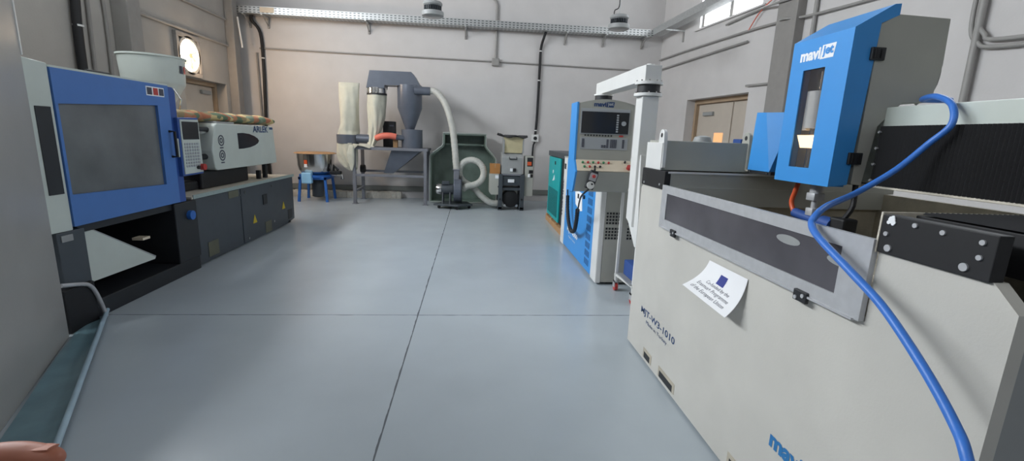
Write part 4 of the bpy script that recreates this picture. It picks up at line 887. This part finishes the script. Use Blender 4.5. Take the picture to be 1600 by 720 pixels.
# gantry beam, bellows
beam = MB().box((1.93, .85, 1.44), (2.30, 2.78, 1.80), .006).box((1.96, 2.78, 1.44), (2.30, 3.06, 1.58), .006).build('gantry_beam', 'mint', t)
MB().box((1.905, .85, 1.425), (2.30, 3.05, 1.437), .003).build('beam_lip', 'rust', t)
def bellows(y0, y1):
    k = max(2, int((y1-y0)/.016)); st = (y1-y0)/k; pr = [(1.93, y0)]
    for i in range(k): pr += [(1.906, y0+i*st), (1.898, y0+(i+.5)*st)]
    pr += [(1.906, y1), (1.93, y1)]
    o = MB().prism(pr, 2, 1.437, 1.712).build('bellows', 'black', t)
    return o
o = bellows(.85, 2.03)
for k in range(4): MB().cyl((1.906, 2.022, 1.46+k*.075), (1.892, 2.022, 1.46+k*.075), .006, n=10).build('bolt', 'alu', o)
bellows(2.45, 2.78)
# cutting head
YA, YB = 2.04, 2.435
mb = MB()
WY0, WY1, WZ0, WZ1 = 2.185, 2.335, 1.50, 1.99
XH = 1.70
for a, b in (((YA+.018, 1.42), (YB-.018, WZ0)), ((YA+.018, WZ1), (YB-.018, 2.14)), ((YA+.018, WZ0), (WY0, WZ1)), ((WY1, WZ0), (YB-.018, WZ1))): mb.box((XH, a[0], a[1]), (XH+.006, b[0], b[1]))
side = [(XH, 1.42), (XH, 2.14), (1.873, 2.245), (1.902, 2.248), (1.902, 2.20), (1.822, 2.162), (1.82, 2.10), (1.797, 1.432)]
for y in (YA, YB-.018): mb.prism(side, 1, y, y+.018)
mb.prism([(XH, 2.14), (1.873, 2.245), (1.902, 2.248), (1.902, 2.235), (1.875, 2.232), (XH+.02, 2.128)], 1, YA+.018, YB-.018).prism([(XH+.02, 1.42), (1.797, 1.42), (1.797, 1.435), (XH+.02, 1.435)], 1, YA+.018, YB-.018)
hd = mb.build('head_cover', 'cyan', t)
MB().box((XH+.006, WY0-.004, WZ0-.004), (XH+.010, WY1+.004, WZ1+.004)).build('window_pane', 'clear', hd)
logo(hd, (XH-.001, 2.37, 2.03), (0, -.987, .0), UP, .235, .065, 'whiteink', 'cyan', (-1, 0, 0))
MB().box((1.80, YA+.02, 1.44), (1.815, YB-.02, 2.12)).build('back_plate', 'mgrey', t)
MB().cyl((1.76, 2.27, 1.70), (1.76, 2.27, 1.885), .045, n=24).box((1.74, 2.30, 1.69), (1.78, 2.335, 1.89), .004).build('actuator', 'white', hd, 40)
MB().cyl((1.765, 2.27, 1.885), (1.765, 2.27, 2.0), .012, n=10).cyl((1.765, 2.27, 1.44), (1.765, 2.27, 1.70), .022, n=14).build('plunger', 'steel', hd, 40)
MB().prism([(2.22, 1.60), (2.30, 1.60), (2.335, 1.665), (2.205, 1.665)], 0, 1.722, 1.735).build('glow_shape', 'lamp', hd)  # added glowing shape for the warm gleam in the head window
mint = MB().prism([(1.82, 1.435), (1.823, 2.16), (1.903, 2.205), (2.158, 2.20), (2.168, 2.0), (2.145, 1.83), (2.0, 1.826), (1.895, 1.712), (1.872, 1.43)], 1, YA+.002, YB-.002, .003).build('head_housing', 'mgrey', t)
for z in (2.03, 1.558):
    x = 1.826 if z > 2 else 1.808
    o = MB().box((x-.034, YA-.012, z-.028), (x+.034, YA+.002, z+.028), .003).build('latch', 'dark', mint)
    for dx in (-.015, .015): MB().box((x+dx-.006, YA-.016, z-.02), (x+dx+.006, YA-.012, z+.02), .001).build('latch_plate', 'black', o)
MB().tube([(2.165, YA+.1, 1.83), (2.19, YA+.05, 1.9), (2.195, YA+.05, 2.02), (2.17, YA+.1, 2.1)], .01, 8, smooth=5).build('head_cable', 'rod', t, 50)
# small blue cover beside the head
MB().loft([[V((1.83, 2.905, 1.445)), V((1.83, 2.68, 1.445)), V((1.93, 2.68, 1.445)), V((1.93, 2.905, 1.445))], [V((1.83, 2.885, 1.812)), V((1.83, 2.79, 1.808)), V((1.93, 2.66, 1.808)), V((1.93, 2.885, 1.812))]]).build('side_cover', 'cyan', t)
o = MB().box((1.835, 2.67, 1.425), (1.93, 2.91, 1.446)).build('cover_base', 'dark', t)
for y in (2.70, 2.88): MB().cyl((1.835, y, 1.436), (1.828, y, 1.436), .006, n=8).build('screw', 'steel', o)
# nozzle assembly
mb = MB().cyl((1.80, 2.23, 1.42), (1.80, 2.23, 1.37), .03, n=16).box((1.77, 2.20, 1.33), (1.83, 2.26, 1.37), .004).cyl((1.80, 2.23, 1.33), (1.80, 2.23, 1.27), .014, n=12).box((1.775, 2.205, 1.25), (1.825, 2.255, 1.29), .003)
mb.build('cutting_nozzle', 'alu', t, 40)
MB().cyl((1.80, 2.36, 1.245), (1.80, 2.16, 1.225), .026, n=16).cyl((1.80, 2.15, 1.23), (1.80, 2.08, 1.225), .035, n=16).build('abrasive_valve', 'dblue', t, 40)
MB().cyl((1.80, 2.23, 1.25), (1.80, 2.23, 1.10), .010, n=12).build('focusing_tube', 'steel', t, 40)
MB().box((1.78, 2.0, 1.19), (1.86, 2.09, 1.27), .01).tube([(1.82, 2.05, 1.26), (1.84, 2.03, 1.33), (1.86, 2.06, 1.44)], .012, 8, smooth=4).build('solenoid', 'black', t)
MB().tube([(1.80, 2.365, 1.43), (1.80, 2.385, 1.36), (1.80, 2.40, 1.30), (1.80, 2.37, 1.25), (1.80, 2.33, 1.235)], .013, 10, smooth=6).build('orange_tube', 'orange', t, 50)
# levelling feet
for x in (1.4, 2.85):
    for y in (1.05, 3.2): MB().cyl((x, y, 0), (x, y, .03), .05, n=16).build('levelling_foot', 'dark', t)

# blue hose slung over the machine
pts = [V(p) for p in ((2.20, 2.0, 1.84), (2.05, 1.99, 1.835),)]
HP = ((1.94, 1.83, 1.832), (1.895, 1.715, 1.79), (1.868, 1.675, 1.71), (1.84, 1.725, 1.633), (1.76, 1.762, 1.525), (1.62, 1.776, 1.425), (1.45, 1.672, 1.398), (1.33, 1.587, 1.385), (1.262, 1.542, 1.362), (1.236, 1.526, 1.329), (1.20, 1.436, 1.296), (1.185, 1.267, 1.225), (1.17, 1.124, 1.164), (1.15, .97, 1.069), (1.13, .855, .985), (1.10, .788, .937), (1.08, .70, .78), (1.07, .62, .4), (1.1, .6, .06), (1.2, .5, .019), (1.6, .1, .019))
o = MB().tube(pts + [V(p) for p in HP], .0125, 14, smooth=10).build('blue_hose', 'bluehose', smooth=60)
tag(o, 'thick blue hose slung from the gantry over the window frame and down the tank front', 'hose')

# notice on the tank front
TL, TR, BL, BR = V((1.284, 2.263, .988)), V((1.284, 1.915, .992)), V((1.165, 2.30, .838)), V((1.205, 1.93, .797))
CL, CR = V((1.268, 2.275, .90)), V((1.272, 1.912, .875))
def sheet(u, v, off=0):
    def at(u, v):
        a = TL.lerp(TR, u); b = CL.lerp(CR, u); c = BL.lerp(BR, u)
        return a*(1-v)**2 + b*2*v*(1-v) + c*v*v
    p = at(u, v); du = at(u+.01, v) - at(u-.01, v); dv_ = at(u, v+.01) - at(u, v-.01)
    return p + du.cross(dv_).normalized()*off*-1
if (sheet(.5, .5, .1) - sheet(.5, .5)).x > 0:
    s0 = sheet
    def sheet(u, v, off=0): return s0(u, v, -off)
vs = []; fs = []; n = 16
for o_ in (0, .0008):
    for i in range(n+1):
        for j in range(n+1): vs.append(sheet(i/n, j/n, o_))
k = (n+1)**2
for i in range(n):
    for j in range(n): a_ = i*(n+1)+j; fs += [(a_, a_+1, a_+n+2, a_+n+1), (k+a_, k+a_+n+1, k+a_+n+2, k+a_+1)]
pp = MB().add(vs, fs).build('paper_notice', 'paper', smooth=60, recalc=False); tag(pp, 'curled white paper notice with a small blue flag taped to the tank front', 'notice')
def flat(name, polys, m, off):
    mb = MB()
    for p in polys: mb.add([sheet(u, v, off) for u, v in p], [list(range(len(p)))])
    mb.build(name, m, pp, recalc=False)
grid = []
for i in range(6):
    for j in range(6): u, v, du, dv_ = .42+i*.03, .20+j*.045, .03, .045; grid.append([(u, v), (u, v+dv_), (u+du, v+dv_), (u+du, v)])
flat('flag', grid, 'euflag', .0015)
stars = []
for i in range(12):
    a0 = 2*math.pi*i/12; cu_, cv_ = .51+.052*math.cos(a0), .335+.085*math.sin(a0)
    stars.append([(cu_+(.011 if k_ % 2 == 0 else .0045)*math.cos(math.pi*k_/5), cv_-(.018 if k_ % 2 == 0 else .0075)*math.sin(math.pi*k_/5 + math.pi/2)) for k_ in range(10)])
flat('flag_star', stars, 'star', .0022)
for body, u0_, u1_, v0, v1 in (('Co-funded by the', .25, .80, .50, .625), ('Erasmus+ Programme', .12, .86, .64, .77), ('of the European Union', .09, .86, .79, .92)):
    me, x0, x1, yy0, yy1 = text_mesh(body, .0, .25)
    for v in me.vertices: v.co = sheet(u0_ + (v.co.x-x0)/(x1-x0)*(u1_-u0_), v1 - (v.co.y-yy0)/(yy1-yy0)*(v1-v0), .0016)
    link('lettering', me, 'greyink', pp)

# ================================================================== the photographer's finger at the lower edge
def cw(r_, u_, f_): return V((0, 0, 1.6)) + cr*r_ + cu*u_ + f1*f_
mb = MB()
def limb(pts, rad): mb.tube([cw(*p) for p in pts], rad, 14, smooth=5)
limb([(-.415, -.185, .27), (-.385, -.160, .285), (-.350, -.1505, .295), (-.325, -.149, .30), (-.304, -.1515, .30), (-.298, -.153, .30)], [.0115, .0105, .0098, .0092, .0078, .003])
limb([(-.42, -.20, .275), (-.385, -.180, .300), (-.350, -.176, .312), (-.325, -.182, .308), (-.315, -.190, .300)], [.0115, .0105, .0098, .009, .005])
limb([(-.425, -.217, .275), (-.39, -.200, .302), (-.357, -.198, .312), (-.335, -.204, .304), (-.328, -.211, .296)], [.011, .010, .0095, .0085, .005])
limb([(-.43, -.232, .27), (-.40, -.219, .293), (-.375, -.218, .300), (-.358, -.224, .292), (-.353, -.230, .285)], [.0095, .0085, .008, .0072, .004])
limb([(-.455, -.215, .245), (-.425, -.190, .240), (-.395, -.178, .248), (-.372, -.174, .262), (-.362, -.173, .270)], [.014, .012, .0105, .0095, .005])
for q in range(5): limb([(-.415-.002*q, -.186-.0115*q, .272), (-.445, -.200-.009*q, .258), (-.475, -.222-.006*q, .235)], [.0115, .014, .016])
limb([(-.46, -.222, .246), (-.49, -.245, .22), (-.54, -.29, .16), (-.62, -.36, .05), (-.66, -.40, -.02)], [.022, .024, .030, .036, .038])
hand = mb.build('hand', 'skin'); md = hand.modifiers.new('r', 'REMESH'); md.mode = 'VOXEL'; md.voxel_size = .0016; md.use_smooth_shade = True
sm = hand.modifiers.new('s', 'SMOOTH'); sm.iterations = 6; sm.factor = .5
bpy.context.view_layer.update()
me = bpy.data.meshes.new_from_object(hand.evaluated_get(bpy.context.evaluated_depsgraph_get())); hand.modifiers.clear(); hand.data = me
for p in me.polygons: p.use_smooth = True
tag(hand, 'reddish brown fingertip of the person taking the picture, at the lower near edge', 'hand')
MB().loft([[cw(x, -.1436+.0012*math.cos(a), .3003+.0055*math.sin(a)*w_) for a in [2*math.pi*j/10 for j in range(10)]] for x, w_ in ((-.322, .5), (-.318, .95), (-.310, 1), (-.304, .8))]).build('nail', 'nail', hand, 50)
